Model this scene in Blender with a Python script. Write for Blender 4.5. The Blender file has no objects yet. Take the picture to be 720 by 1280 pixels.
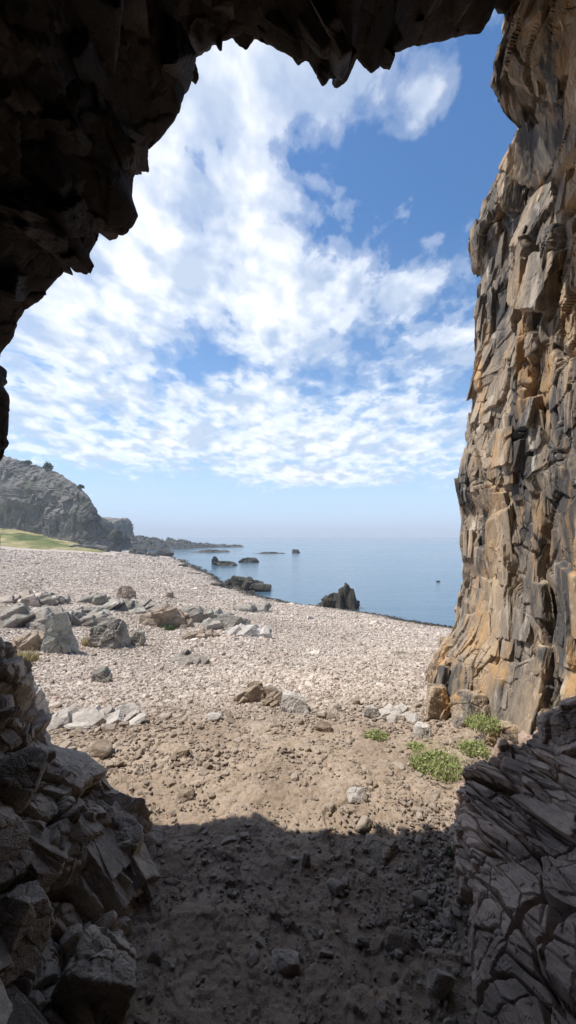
import bpy, bmesh, math, random
import numpy as np
from mathutils import Vector, Euler

rng = np.random.default_rng(7)
random.seed(7)
SC = bpy.context.scene
COL = SC.collection
F, HOR, EYE, SEA = 490.0, 670.0, 1.6, -4.0        # lens in px, horizon row, eye height, sea level
PI = math.pi

# ------------------------------------------------------------------ noise
def _hash(ix, iy, iz, seed):
    h = (ix.astype(np.int64) * 374761393 + iy.astype(np.int64) * 668265263 + iz.astype(np.int64) * 1274126177 + seed * 974634777) & 0xFFFFFFFF
    h = h.astype(np.uint64)
    h = ((h ^ (h >> np.uint64(13))) * np.uint64(1274126177)) & np.uint64(0xFFFFFFFF)
    h = ((h ^ (h >> np.uint64(16))) * np.uint64(2246822519)) & np.uint64(0xFFFFFFFF)
    h = h ^ (h >> np.uint64(15))
    return (h & np.uint64(0xFFFFFF)).astype(np.float64) / float(0x1000000)

def vnoise(P, seed=0):
    f = np.floor(P); t = P - f; t = t * t * t * (t * (t * 6 - 15) + 10)
    i = f.astype(np.int64); x, y, z = i[:, 0], i[:, 1], i[:, 2]
    r = 0
    for dx in (0, 1):
        wx = t[:, 0] if dx else 1 - t[:, 0]
        for dy in (0, 1):
            wy = t[:, 1] if dy else 1 - t[:, 1]
            for dz in (0, 1):
                wz = t[:, 2] if dz else 1 - t[:, 2]
                r = r + wx * wy * wz * _hash(x + dx, y + dy, z + dz, seed)
    return r * 2 - 1

_R = np.array(Euler((0.6, 0.9, 0.4)).to_matrix())
def fbm(P, octs=4, seed=0, gain=0.5, lac=2.03):
    a, s, tot = 1.0, 0, 0
    Q = P.copy()
    for o in range(octs):
        s = s + a * vnoise(Q, seed + o * 17); tot += a
        a *= gain; Q = (Q @ _R.T) * lac + 11.3
    return s / tot

def ridged(P, octs=4, seed=0):
    a, s, tot = 1.0, 0, 0
    Q = P.copy()
    for o in range(octs):
        s = s + a * (1 - 2 * np.abs(vnoise(Q, seed + o * 13))); tot += a
        a *= 0.5; Q = (Q @ _R.T) * 2.1 + 5.1
    return s / tot

def blocks(P, seed=0, jit=0.9):
    """Cellular rock blocks: (F1, F2, cell random, tilted plane height inside the cell)."""
    f = np.floor(P).astype(np.int64)
    n = len(P)
    d1 = np.full(n, 9e9); d2 = np.full(n, 9e9)
    rid = np.zeros(n); hgt = np.zeros(n)
    for dx in (-1, 0, 1):
        for dy in (-1, 0, 1):
            for dz in (-1, 0, 1):
                cx, cy, cz = f[:, 0] + dx, f[:, 1] + dy, f[:, 2] + dz
                r1 = _hash(cx, cy, cz, seed); r2 = _hash(cx, cy, cz, seed + 1); r3 = _hash(cx, cy, cz, seed + 2)
                ex = P[:, 0] - (cx + .5 + (r1 - .5) * jit); ey = P[:, 1] - (cy + .5 + (r2 - .5) * jit); ez = P[:, 2] - (cz + .5 + (r3 - .5) * jit)
                d = ex * ex + ey * ey + ez * ez
                near = d < d1
                d2 = np.where(near, d1, np.minimum(d2, d))
                r4 = _hash(cx, cy, cz, seed + 3)
                h = (r4 - .5) * 1.0 + 1.8 * ((r2 * 37.7 % 1 - .5) * ex + (r3 * 41.3 % 1 - .5) * ey + (r1 * 47.9 % 1 - .5) * ez)
                rid = np.where(near, r4, rid); hgt = np.where(near, h, hgt)
                d1 = np.minimum(d1, d)
    return np.sqrt(d1), np.sqrt(d2), rid, hgt

def rot(rx, ry, rz):
    return np.array(Euler((math.radians(rx), math.radians(ry), math.radians(rz))).to_matrix())

def rockdisp(P, scales, seed=0, R=None, stretch=(1, 1, 1), warp=0.25, crack=0.35):
    """Sum of tilted-block noise at several sizes. scales = [(cell, amplitude), ...] in metres."""
    Q = P if R is None else P @ R.T
    Q = Q / np.array(stretch)
    h = np.zeros(len(P)); rid0 = None
    for k, (c, a) in enumerate(scales):
        W = Q / c
        wv = np.stack([vnoise(W * 1.3 + 31 * k, seed + 91), vnoise(W * 1.3 + 57, seed + 92), vnoise(W * 1.3 + 77, seed + 93)], 1)
        f1, f2, rid, hg = blocks(W + wv * warp, seed + k * 10)
        e = np.clip((f2 - f1) / 0.12, 0, 1)
        h += a * hg - a * crack * (1 - e) ** 2
        if rid0 is None: rid0 = rid
    return h, rid0

def smooth(x, a, b):
    t = np.clip((x - a) / (b - a), 0, 1); return t * t * (3 - 2 * t)

# ------------------------------------------------------------------ object helpers
def tag(o, label=None, cat=None, group=None, kind=None):
    if label: o['label'] = label
    if cat: o['category'] = cat
    if group: o['group'] = group
    if kind: o['kind'] = kind
    return o

def mesh_np(name, V, Fq, attrs=None, shade=False):
    me = bpy.data.meshes.new(name)
    V = np.asarray(V, dtype=np.float32); Fq = np.asarray(Fq, dtype=np.int32)
    k = Fq.shape[1]
    me.vertices.add(len(V)); me.vertices.foreach_set('co', V.ravel())
    me.loops.add(Fq.size); me.loops.foreach_set('vertex_index', Fq.ravel())
    me.polygons.add(len(Fq)); me.polygons.foreach_set('loop_start', np.arange(0, Fq.size, k, dtype=np.int32))
    me.update(calc_edges=True)
    me.polygons.foreach_set('use_smooth', np.full(len(Fq), shade, dtype=bool))
    for n, a in (attrs or {}).items():
        at = me.attributes.new(n, 'FLOAT', 'POINT'); at.data.foreach_set('value', np.asarray(a, dtype=np.float32))
    me.validate()
    return me

def link(name, me, mat=None, parent=None, loc=None):
    o = bpy.data.objects.new(name, me); COL.objects.link(o)
    if mat: 
        me.materials.clear(); me.materials.append(mat)
    if parent: o.parent = parent
    if loc is not None: o.location = loc
    return o

def empty(name, loc):
    o = bpy.data.objects.new(name, None); COL.objects.link(o); o.location = loc; o.empty_display_size = .1
    return o

def grid_faces(nr, nc, wrap=False):
    r = np.arange(nr - 1)[:, None]; c = np.arange(nc if wrap else nc - 1)[None, :]
    c2 = (c + 1) % nc
    a = r * nc + c; b = r * nc + c2; d = (r + 1) * nc + c; e = (r + 1) * nc + c2
    return np.stack([a, b, e, d], -1).reshape(-1, 4)

def grid_normals(G):
    du = np.gradient(G, axis=1); dv = np.gradient(G, axis=0)
    n = np.cross(du, dv); n /= np.linalg.norm(n, axis=-1, keepdims=True) + 1e-9
    return n

def gsmooth(a, sig, axis=0, wrap=False):
    if sig < .3: return a
    r = int(sig * 3) + 1
    k = np.exp(-.5 * (np.arange(-r, r + 1) / sig) ** 2); k /= k.sum()
    mode = 'wrap' if wrap else 'edge'
    pad = [(0, 0)] * a.ndim; pad[axis] = (r, r)
    b = np.pad(a, pad, mode=mode)
    return np.apply_along_axis(lambda m: np.convolve(m, k, 'valid'), axis, b)

def interp(x, xs, ys): return np.interp(x, xs, ys)

def resample(pts, n, closed=False):
    pts = np.array(pts, float)
    if closed: pts = np.vstack([pts, pts[:1]])
    L = np.r_[0, np.cumsum(np.linalg.norm(np.diff(pts, axis=0), axis=1))]
    s = np.linspace(0, L[-1], n, endpoint=not closed)
    return np.stack([np.interp(s, L, pts[:, k]) for k in range(pts.shape[1])], 1)

# ------------------------------------------------------------------ materials
def newmat(name):
    m = bpy.data.materials.new(name); m.use_nodes = True
    nt = m.node_tree; nt.nodes.clear()
    out = nt.nodes.new('ShaderNodeOutputMaterial'); b = nt.nodes.new('ShaderNodeBsdfPrincipled')
    nt.links.new(b.outputs[0], out.inputs[0])
    return m, nt, b

class N:
    """tiny node builder"""
    def __init__(s, nt): s.nt = nt
    def put(s, inp, v):
        if v is None: return
        if isinstance(v, bpy.types.NodeSocket): s.nt.links.new(v, inp)
        else: inp.default_value = v
    def math(s, op, a, b=None, c=None, clamp=False):
        n = s.nt.nodes.new('ShaderNodeMath'); n.operation = op; n.use_clamp = clamp
        for i, v in enumerate((a, b, c)): s.put(n.inputs[i], v)
        return n.outputs[0]
    def noise(s, vec, scale, detail=6, rough=.55, dist=0, lac=2.0):
        n = s.nt.nodes.new('ShaderNodeTexNoise'); n.inputs['Scale'].default_value = scale; n.inputs['Detail'].default_value = detail
        n.inputs['Roughness'].default_value = rough; n.inputs['Distortion'].default_value = dist; n.inputs['Lacunarity'].default_value = lac
        s.put(n.inputs['Vector'], vec); return n.outputs[0]
    def voro(s, vec, scale, feat='F1', out=0):
        n = s.nt.nodes.new('ShaderNodeTexVoronoi'); n.feature = feat; n.inputs['Scale'].default_value = scale
        s.put(n.inputs['Vector'], vec); return n.outputs[out]
    def ramp(s, fac, stops, interp='LINEAR'):
        n = s.nt.nodes.new('ShaderNodeValToRGB'); cr = n.color_ramp; cr.interpolation = interp
        while len(cr.elements) > 1: cr.elements.remove(cr.elements[-1])
        for i, (p, c) in enumerate(stops):
            e = cr.elements[0] if i == 0 else cr.elements.new(p)
            e.position = p
            e.color = (c, c, c, 1) if isinstance(c, (int, float)) else (*c, 1)
        s.put(n.inputs[0], fac); return n.outputs[0]
    def mix(s, fac, a, b, mode='MIX'):
        n = s.nt.nodes.new('ShaderNodeMix'); n.data_type = 'RGBA'; n.blend_type = mode
        s.put(n.inputs[0], fac)
        for i, v in ((6, a), (7, b)):
            s.put(n.inputs[i], (*v, 1) if isinstance(v, tuple) and len(v) == 3 else v)
        return n.outputs[2]
    def mapping(s, vec, scale=(1, 1, 1), r=(0, 0, 0), loc=(0, 0, 0)):
        n = s.nt.nodes.new('ShaderNodeMapping'); s.put(n.inputs[0], vec)
        n.inputs['Scale'].default_value = scale; n.inputs['Rotation'].default_value = [math.radians(q) for q in r]; n.inputs['Location'].default_value = loc
        return n.outputs[0]
    def attr(s, name):
        n = s.nt.nodes.new('ShaderNodeAttribute'); n.attribute_name = name; return n.outputs['Fac']
    def bump(s, h, strength=.5, dist=.02, normal=None):
        n = s.nt.nodes.new('ShaderNodeBump'); n.inputs['Strength'].default_value = strength; n.inputs['Distance'].default_value = dist
        s.put(n.inputs['Height'], h)
        if normal: s.put(n.inputs['Normal'], normal)
        return n.outputs[0]
    def obj(s):
        return s.nt.nodes.new('ShaderNodeTexCoord').outputs['Object']
    def pos(s):
        return s.nt.nodes.new('ShaderNodeNewGeometry').outputs['Position']
    def rnd(s):
        return s.nt.nodes.new('ShaderNodeObjectInfo').outputs['Random']
    def sep(s, v):
        n = s.nt.nodes.new('ShaderNodeSeparateXYZ'); s.put(n.inputs[0], v); return n.outputs
    def comb(s, x, y, z):
        n = s.nt.nodes.new('ShaderNodeCombineXYZ')
        for i, v in enumerate((x, y, z)): s.put(n.inputs[i], v)
        return n.outputs[0]

def rock_mat(name, cols, scale=1.0, stretch=(1, 1, 1), r=(0, 0, 0), bump=.6, bdist=.02, rough=.85, cell=None, streak=None, lichen=None, veins=None, spec=.3, contrast=(.3, .7), vec=None):
    """cols: 3+ colours from dark to light mixed by stretched noise; extra patches, streaks, lichen spots."""
    m, nt, b = newmat(name); n = N(nt)
    v = n.mapping(n.pos(), tuple(1 / q for q in stretch), r)
    if vec:                              # grain along given axes
        comp = []
        for q in vec:
            dp = nt.nodes.new('ShaderNodeVectorMath'); dp.operation = 'DOT_PRODUCT'; nt.links.new(n.pos(), dp.inputs[0]); dp.inputs[1].default_value = q; comp.append(dp.outputs['Value'])
        v = n.mapping(n.comb(*comp), tuple(1 / q for q in stretch))
    a = n.noise(v, 1.3 * scale, 9, .62, .15)
    k = len(cols)
    lo, hi = contrast
    c = n.ramp(a, [(lo + (hi - lo) * i / (k - 1), q) for i, q in enumerate(cols)])
    fine = n.noise(v, 14 * scale, 8, .7, 0)
    c = n.mix(.55, c, n.ramp(fine, [(.28, .38), (.5, .95), (.72, 1.5)]), 'MULTIPLY')
    if cell:
        c = n.mix(cell, c, n.ramp(n.attr('cell'), [(0, .45), (.35, .8), (.7, 1.1), (1, 1.5)]), 'MULTIPLY')
    if streak:
        for (sv, colr, lo2, hi2, sc2) in streak:
            w = n.noise(n.mapping(n.pos(), sv), sc2, 8, .65, .2)
            c = n.mix(n.ramp(w, [(lo2, 0.0), (hi2, 1.0)]), c, colr)
    if veins:
        w = n.noise(n.mapping(n.pos(), veins[1], veins[3] if len(veins) > 3 else (0, 0, 0)), veins[2], 5, .6, .4)
        c = n.mix(n.ramp(w, [(.485, 0.0), (.5, .75), (.515, 0.0)]), c, veins[0])
    if lichen:
        w = n.noise(n.pos(), lichen[1], 6, .65, .2)
        c = n.mix(n.ramp(w, [(lichen[2], 0.0), (lichen[2] + .07, .85)]), c, lichen[0])
    nt.links.new(c, b.inputs['Base Color'])
    b.inputs['Roughness'].default_value = rough; b.inputs['Specular IOR Level'].default_value = spec
    h1 = n.noise(v, 9 * scale, 10, .68, 0); h2 = n.voro(v, 16 * scale, 'DISTANCE_TO_EDGE')
    h = n.math('ADD', n.math('ADD', h1, n.math('MULTIPLY', n.noise(v, 38 * scale, 6, .7, 0), .45)), n.math('MULTIPLY', n.math('MINIMUM', h2, .10), .35))
    nt.links.new(n.bump(h, bump, bdist), b.inputs['Normal'])
    return m

# colours from dark to light
_d = Vector((.28, -.95, .14)).normalized(); _n2 = Vector((-.52, .05, .85)); _n2 = (_n2 - _d * _n2.dot(_d)).normalized(); RLT = (_d * .55, _n2.cross(_d), _n2)
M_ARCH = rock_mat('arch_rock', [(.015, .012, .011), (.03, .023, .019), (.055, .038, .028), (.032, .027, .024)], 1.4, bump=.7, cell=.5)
M_CLIFF = rock_mat('cliff_rock', [(.09, .08, .072), (.20, .17, .14), (.32, .255, .19), (.43, .32, .215), (.44, .37, .29)], .8, (.6, .6, 2.2), (0, 8, 0), .8, .025, cell=.42,
                   streak=[((2.2, 2.2, .5), (.085, .08, .077), .49, .57, 1.25), ((2.4, 2.4, .55), (.47, .295, .145), .53, .66, 1.5), ((3, 3, .6), (.55, .48, .40), .57, .70, 2.1)],
                   lichen=((.05, .047, .045), 5.0, .69))
M_SLAB = rock_mat('slab_rock', [(.16, .115, .09), (.34, .25, .195), (.48, .355, .275), (.6, .45, .35)], 1.8, (1, .8, .8), (0, 0, 0), .8, .015, cell=.5, rough=.6, spec=.45,
                  vec=RLT)
M_PILE = rock_mat('pile_rock', [(.15, .125, .10), (.31, .255, .205), (.43, .355, .285), (.52, .43, .345)], 1.9, (1, 1, .7), (20, 25, 0), .8, .015, cell=.5, rough=.7, spec=.4,
                  lichen=((.20, .21, .14), 3.5, .62))
M_BOULD = rock_mat('beach_rock', [(.11, .095, .08), (.22, .195, .165), (.32, .285, .24), (.40, .36, .30)], 1.4, (1, 1, .6), (25, 15, 0), .8, .03, cell=.4,
                   lichen=((.30, .33, .26), 3.0, .57))
M_SLABP = rock_mat('lichen_rock', [(.2, .195, .165), (.33, .33, .28), (.44, .43, .37), (.5, .48, .42)], 1.4, (1, 1, .5), (15, 25, 0), .8, .03, cell=.35, lichen=((.40, .40, .33), 3.5, .58))
M_BROWN = rock_mat('brown_rock', [(.12, .085, .06), (.24, .18, .13), (.34, .265, .195), (.42, .35, .28)], 2.2, (1, 1, .6), (25, 15, 0), .8, .02, cell=.4)
M_PALE = rock_mat('pale_rock', [(.3, .27, .24), (.43, .39, .35), (.52, .48, .43)], 2.0, (1, 1, .5), (10, 12, 0), .6, .02, cell=.3)
M_SEAROCK = rock_mat('sea_rock', [(.02, .017, .013), (.05, .042, .03), (.10, .085, .058)], 1.2, bump=.9, bdist=.06, rough=.55, cell=.4)
M_HILL = rock_mat('hill_rock', [(.07, .068, .06), (.135, .128, .112), (.195, .18, .157), (.27, .24, .205)], .10, (1, 1, .8), (0, 20, 0), .9, .5, cell=.5,
                  lichen=((.085, .095, .05), .12, .57))
M_HEAD = rock_mat('headland_rock', [(.04, .04, .036), (.10, .095, .085), (.18, .165, .14)], .25, bump=.9, bdist=.3, cell=.5, lichen=((.07, .085, .035), .2, .57))

def ground_mat():
    m, nt, b = newmat('beach_ground'); n = N(nt)
    p = n.pos()
    soil = n.ramp(n.noise(p, 2.2, 9, .65, .4), [(.28, (.22, .165, .12)), (.5, (.335, .26, .195)), (.72, (.44, .36, .28))])
    soil = n.mix(.6, soil, n.ramp(n.noise(p, 45, 6, .7), [(.3, .5), (.5, 1.0), (.7, 1.35)]), 'MULTIPLY')
    v = n.nt.nodes.new('ShaderNodeTexVoronoi'); v.inputs['Scale'].default_value = 9; nt.links.new(p, v.inputs['Vector'])
    big = n.nt.nodes.new('ShaderNodeTexVoronoi'); big.inputs['Scale'].default_value = 3.2; nt.links.new(p, big.inputs['Vector'])
    pc = n.ramp(n.sep(v.outputs['Color'])[0], [(0, (.25, .215, .18)), (.4, (.44, .38, .325)), (1, (.58, .515, .45))])
    pc2 = n.ramp(n.sep(big.outputs['Color'])[1], [(0, .62), (.5, 1.0), (1, 1.25)])
    peb = n.mix(.8, pc, pc2, 'MULTIPLY')
    peb = n.mix(n.ramp(n.noise(p, .35, 5, .6), [(.35, 0.0), (.65, .5)]), peb, (.33, .255, .19))
    z = n.sep(p)[2]
    c = n.mix(n.attr('dirt'), peb, soil)
    # tone of the cave shade painted into the earth's colour, warmer and darker
    shade_tint = n.math('MULTIPLY', n.attr('shade_tint'), .6)
    c = n.mix(shade_tint, c, (.30, .215, .15))
    wet = n.nt.nodes.new('ShaderNodeMapRange'); wet.inputs[1].default_value = SEA + .32; wet.inputs[2].default_value = SEA + .12
    nt.links.new(n.math('ADD', z, n.math('MULTIPLY', n.noise(p, 1.2, 4), .15)), wet.inputs[0])
    c = n.mix(wet.outputs[0], c, (.028, .025, .018))
    nt.links.new(c, b.inputs['Base Color'])
    b.inputs['Roughness'].default_value = .92; b.inputs['Specular IOR Level'].default_value = .15
    h = n.math('ADD', n.noise(p, 30, 8, .7), n.math('MULTIPLY', n.math('SUBTRACT', 1.0, v.outputs[0]), n.math('SUBTRACT', 1.0, n.attr('dirt'))))
    nt.links.new(n.bump(h, .7, .025), b.inputs['Normal'])
    return m
M_GROUND = ground_mat()

def pebble_mat():
    m, nt, b = newmat('pebble_stone'); n = N(nt)
    r = n.rnd(); p = n.pos(); o = n.obj()
    c = n.ramp(r, [(0, (.15, .125, .10)), (.08, (.28, .23, .185)), (.25, (.44, .36, .295)), (.5, (.555, .46, .38)), (.8, (.625, .535, .45)), (.96, (.69, .62, .54)), (1, (.3, .18, .13))])
    c = n.mix(.55, c, n.ramp(n.noise(p, .32, 5, .6), [(.3, (.62, .58, .54)), (.5, (1, 1, 1)), (.7, (1.18, 1.15, 1.12))]), 'MULTIPLY')
    c = n.mix(.6, c, n.ramp(n.noise(o, 2.2, 8, .7, .5), [(.3, .55), (.5, 1.0), (.7, 1.3)]), 'MULTIPLY')
    xyz = n.sep(p)
    # stones lying on the earth floor carry its dust
    mr = n.nt.nodes.new('ShaderNodeMapRange'); mr.inputs[1].default_value = 4.4; mr.inputs[2].default_value = 3.3; mr.inputs[3].default_value = 0; mr.inputs[4].default_value = .62
    nt.links.new(n.math('ADD', xyz[1], n.math('MULTIPLY', n.math('SUBTRACT', n.noise(p, 1.5, 3), .5), 1.2)), mr.inputs[0])
    c = n.mix(mr.outputs[0], c, (.27, .205, .15))
    mr2 = n.nt.nodes.new('ShaderNodeMapRange'); mr2.inputs[1].default_value = 2.7; mr2.inputs[2].default_value = 2.0; mr2.inputs[3].default_value = 0; mr2.inputs[4].default_value = .6
    nt.links.new(xyz[1], mr2.inputs[0])
    c = n.mix(mr2.outputs[0], c, (.34, .285, .235))  # stones inside the cave painted paler to lift them in the shade
    wet = n.nt.nodes.new('ShaderNodeMapRange'); wet.inputs[1].default_value = SEA + .42; wet.inputs[2].default_value = SEA + .22
    nt.links.new(n.math('ADD', xyz[2], n.math('MULTIPLY', n.noise(p, 1.0, 4), .12)), wet.inputs[0])
    c = n.mix(n.math('MULTIPLY', wet.outputs[0], .93), c, (.022, .02, .014))
    nt.links.new(c, b.inputs['Base Color'])
    b.inputs['Roughness'].default_value = .85; b.inputs['Specular IOR Level'].default_value = .25
    nt.links.new(n.bump(n.noise(o, 5, 8, .7), .5, .15), b.inputs['Normal'])
    return m
M_PEB = pebble_mat()

def water_mat():
    m, nt, b = newmat('sea_water'); n = N(nt)
    p = n.pos()
    patch = n.noise(n.mapping(p, (.012, .05, 1), (0, 0, 12)), 1.0, 5, .6)
    nt.links.new(n.ramp(patch, [(.35, (.05, .105, .155)), (.65, (.085, .155, .215))]), b.inputs['Base Color'])
    b.inputs['IOR'].default_value = 1.33; b.inputs['Specular IOR Level'].default_value = .5
    nt.links.new(n.ramp(patch, [(.4, .08), (.65, .2)]), b.inputs['Roughness'])
    h = n.math('ADD', n.noise(n.mapping(p, (1.0, 2.2, 1), (0, 0, 15)), 1.6, 5, .6, .4), n.math('MULTIPLY', n.noise(n.mapping(p, (.12, .4, 1), (0, 0, 8)), 1.0, 3, .5), 2.5))
    nt.links.new(n.bump(h, .28, .12), b.inputs['Normal'])
    return m
M_WATER = water_mat()

def leaf_mat(name, cols, rough=.6, trans=.25):
    m, nt, b = newmat(name); n = N(nt)
    c = n.ramp(n.noise(n.pos(), 23, 3, .6), [(.3, cols[0]), (.5, cols[1]), (.7, cols[2])])
    c = n.mix(.7, c, n.ramp(n.attr('cell'), [(0, .6), (1, 1.35)]), 'MULTIPLY')
    nt.links.new(c, b.inputs['Base Color']); b.inputs['Roughness'].default_value = rough
    tr = nt.nodes.new('ShaderNodeBsdfTranslucent'); nt.links.new(c, tr.inputs[0])
    mx = nt.nodes.new('ShaderNodeMixShader'); mx.inputs[0].default_value = trans
    nt.links.new(b.outputs[0], mx.inputs[1]); nt.links.new(tr.outputs[0], mx.inputs[2])
    nt.links.new(mx.outputs[0], [q for q in nt.nodes if q.type == 'OUTPUT_MATERIAL'][0].inputs[0])
    return m
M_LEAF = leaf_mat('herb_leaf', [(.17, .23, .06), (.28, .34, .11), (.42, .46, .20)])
M_LEAF2 = leaf_mat('herb_leaf_shade', [(.05, .085, .025), (.08, .12, .035), (.13, .17, .06)])  # herb leaf with shade put into its colour, reused for beach tufts
M_DRY = leaf_mat('dry_grass', [(.28, .22, .09), (.38, .31, .14), (.45, .40, .22)], .8)
M_STEM = leaf_mat('herb_stem', [(.20, .22, .08), (.30, .30, .13), (.40, .36, .20)], .7, .1)
M_CROWN = leaf_mat('far_foliage', [(.03, .055, .018), (.045, .08, .025), (.07, .11, .035)], .8, .1)
M_BARK = rock_mat('bark', [(.05, .04, .03), (.09, .07, .05), (.12, .1, .08)], 3)

def meadow_mat():
    m, nt, b = newmat('meadow_grass'); n = N(nt)
    p = n.pos()
    c = n.ramp(n.noise(n.mapping(p, (1, .6, 1)), .09, 7, .62, .5), [(.36, (.07, .10, .028)), (.45, (.16, .17, .06)), (.53, (.30, .26, .125)), (.62, (.40, .34, .19))])
    c = n.mix(.6, c, n.ramp(n.noise(p, .55, 6, .75), [(.3, .35), (.5, 1.0), (.7, 1.45)]), 'MULTIPLY')
    nt.links.new(c, b.inputs['Base Color']); b.inputs['Roughness'].default_value = .95; b.inputs['Specular IOR Level'].default_value = .1
    nt.links.new(n.bump(n.noise(p, 2.5, 7, .7), .8, .3), b.inputs['Normal'])
    return m
M_MEADOW = meadow_mat()

# ------------------------------------------------------------------ terrain
def zrow(d, row): return EYE - d * (row - HOR) / F
ANCH = []
def A(px, d, row=None, z=None): ANCH.append(((px - 360) / F, d, zrow(d, row) if z is None else z))
for px in (-200, 20, 100, 200, 300, 400, 550, 700, 850):
    A(px, 3.2, z=0.0); A(px, 2.4, z=0.0)
for px, d, row in [(400, 6, 840), (400, 9, 818), (400, 16, 790), (550, 6, 838), (550, 12, 806), (550, 24, 782), (480, 28.2, 768), (400, 31.5, 757), (400, 24, 768), (300, 41, 737), (300, 25, 757), (300, 12, 798), (300, 6, 846),
                   (250, 65, 712), (230, 83, 703), (215, 110, 695), (200, 12, 796), (200, 6, 848), (200, 20, 762), (200, 40, 724), (200, 70, 703),
                   (100, 6, 850), (100, 12, 790), (100, 25, 738), (100, 50, 708), (100, 80, 693), (20, 6, 850), (20, 12, 785), (20, 25, 735), (20, 50, 708), (20, 80, 691), (20, 100, 675), (20, 118, 664),
                   (90, 100, 683), (150, 100, 690.5), (-60, 100, 668)]:
    A(px, d, row)
for px, d, z in [(620, 20, -3.6), (720, 15, -3.2), (620, 40, -6), (420, 60, -6.5), (320, 90, -6.2), (260, 140, -6), (360, 220, -7), (150, 170, -3.5), (900, 10, -2), (900, 30, -6), (700, 100, -9),
                 (-200, 6, -.2), (-200, 12, 0), (-200, 25, .2), (-200, 80, 4), (0, 180, 4), (0, 330, 4), (400, 330, -8), (100, 330, -2)]:
    A(px, d, z=z)
ANCH = np.array(ANCH)
def _uv(x, y):
    yy = np.maximum(y, 1.5)
    return np.stack([np.clip(x / yy, -1.25, 1.1) * 2.0, np.log(np.clip(yy, 1.5, 350))], -1)
_AU = _uv(ANCH[:, 0] * ANCH[:, 1], ANCH[:, 1])
def _tps(r2): return .5 * r2 * np.log(r2 + 1e-12)
_n = len(_AU)
_K = _tps(((_AU[:, None] - _AU[None]) ** 2).sum(-1)) + np.eye(_n) * .004
_Pm = np.c_[np.ones(_n), _AU]
_sol = np.linalg.solve(np.block([[_K, _Pm], [_Pm.T, np.zeros((3, 3))]]), np.r_[ANCH[:, 2], 0, 0, 0])
def base_z(x, y):
    uv = _uv(x, y); out = np.empty(len(x))
    for i in range(0, len(x), 60000):
        q = uv[i:i + 60000]
        out[i:i + 60000] = _tps(((q[:, None] - _AU[None]) ** 2).sum(-1)) @ _sol[:_n] + _sol[_n] + q @ _sol[_n + 1:]
    out = np.clip(out, -9, 14)
    return out * smooth(y, 2.2, 3.6)
def dirt_mask(x, y):
    P = np.stack([x, y, 0 * x], 1)
    edge = 3.55 + .32 * fbm(P * 1.3, 4, 5) + .12 * fbm(P * 5, 3, 6) + np.where(x < -1, (x + 1) * .35, 0)
    return 1 - smooth(y, edge - .25, edge + .45)
def ground_z(x, y):
    x = np.atleast_1d(np.asarray(x, float)); y = np.atleast_1d(np.asarray(y, float))
    P = np.stack([x, y, 0 * x], 1); r = np.hypot(x, y)
    z = base_z(x, y)
    z = z + .05 * fbm(P * .9, 4, 3) * smooth(r, .5, 3) + .12 * fbm(P * .25, 3, 4) * smooth(y, 5, 15) * (1 - smooth(y, 60, 90))
    z = z + .012 * fbm(P * 9, 4, 8) * (1 - smooth(r, 6, 14))
    return z
def hit(px, row, dmax=300):
    """ground point seen at a photo pixel, marched along its sight line"""
    d = np.exp(np.linspace(math.log(1.0), math.log(dmax), 1500))
    x = (px - 360) / F * d; zr = EYE - d * (row - HOR) / F
    g = ground_z(x, d); k = np.argmax(zr < g)
    if not (zr < g).any(): k = len(d) - 1
    return float(x[k]), float(d[k]), float(g[k])

az = np.r_[np.radians(np.linspace(-52, 46, 560)), np.radians(np.linspace(47, 305, 90))]
rad = np.r_[0.02, np.linspace(.5, 1.0, 14), np.linspace(1.01, 4.6, 460), np.exp(np.linspace(math.log(4.62), math.log(420), 380))]
AZ, RD = np.meshgrid(az, rad)
X = (np.sin(AZ) * RD).ravel(); Y = (np.cos(AZ) * RD).ravel()
Z = ground_z(X, Y)
dirt = dirt_mask(X, Y)
Pg = np.stack([X, Y, 0 * X], 1)
shade_tint = 1 - smooth(Y + .25 * fbm(Pg * 1.5, 3, 44), 1.3, 2.6)  # where the shade tone is painted on the floor, fading out past the mouth
# earth floor: trodden lumps and half buried slabs
near = (np.hypot(X, Y) < 6)
hb, cb = rockdisp(np.stack([X, Y, 0 * X], 1)[near], [(.40, .012), (.11, .008), (.05, .005)], 50, warp=.5, crack=.2)
Z[near] += hb * smooth(dirt[near], .2, .8) * (1 - smooth(np.hypot(X, Y)[near], 4.5, 6))
beach = link('beach', mesh_np('beach', np.stack([X, Y, Z], 1), grid_faces(len(rad), len(az), True)[:, ::-1], {'dirt': dirt, 'shade_tint': shade_tint}, True), M_GROUND)
tag(beach, kind='structure')

# sea
ra = np.r_[0.5, np.exp(np.linspace(math.log(8), math.log(2600), 60))]; aa = np.linspace(0, 2 * PI, 96, endpoint=False)
A2, R2 = np.meshgrid(aa, ra)
sea = link('water', mesh_np('water', np.stack([(np.sin(A2) * R2).ravel(), 20 + (np.cos(A2) * R2).ravel(), np.full(A2.size, SEA)], 1), grid_faces(len(ra), len(aa), True)[:, ::-1], shade=True), M_WATER)
tag(sea, kind='structure')

# ------------------------------------------------------------------ rocks as fractured polytopes
_ICO = {}
def ico(sub):
    if sub not in _ICO:
        bm = bmesh.new(); bmesh.ops.create_icosphere(bm, subdivisions=sub, radius=1)
        V = np.array([v.co[:] for v in bm.verts]); Fc = np.array([[v.index for v in f.verts] for f in bm.faces]); bm.free()
        _ICO[sub] = (V / np.linalg.norm(V, axis=1, keepdims=True), Fc)
    return _ICO[sub]

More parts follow.
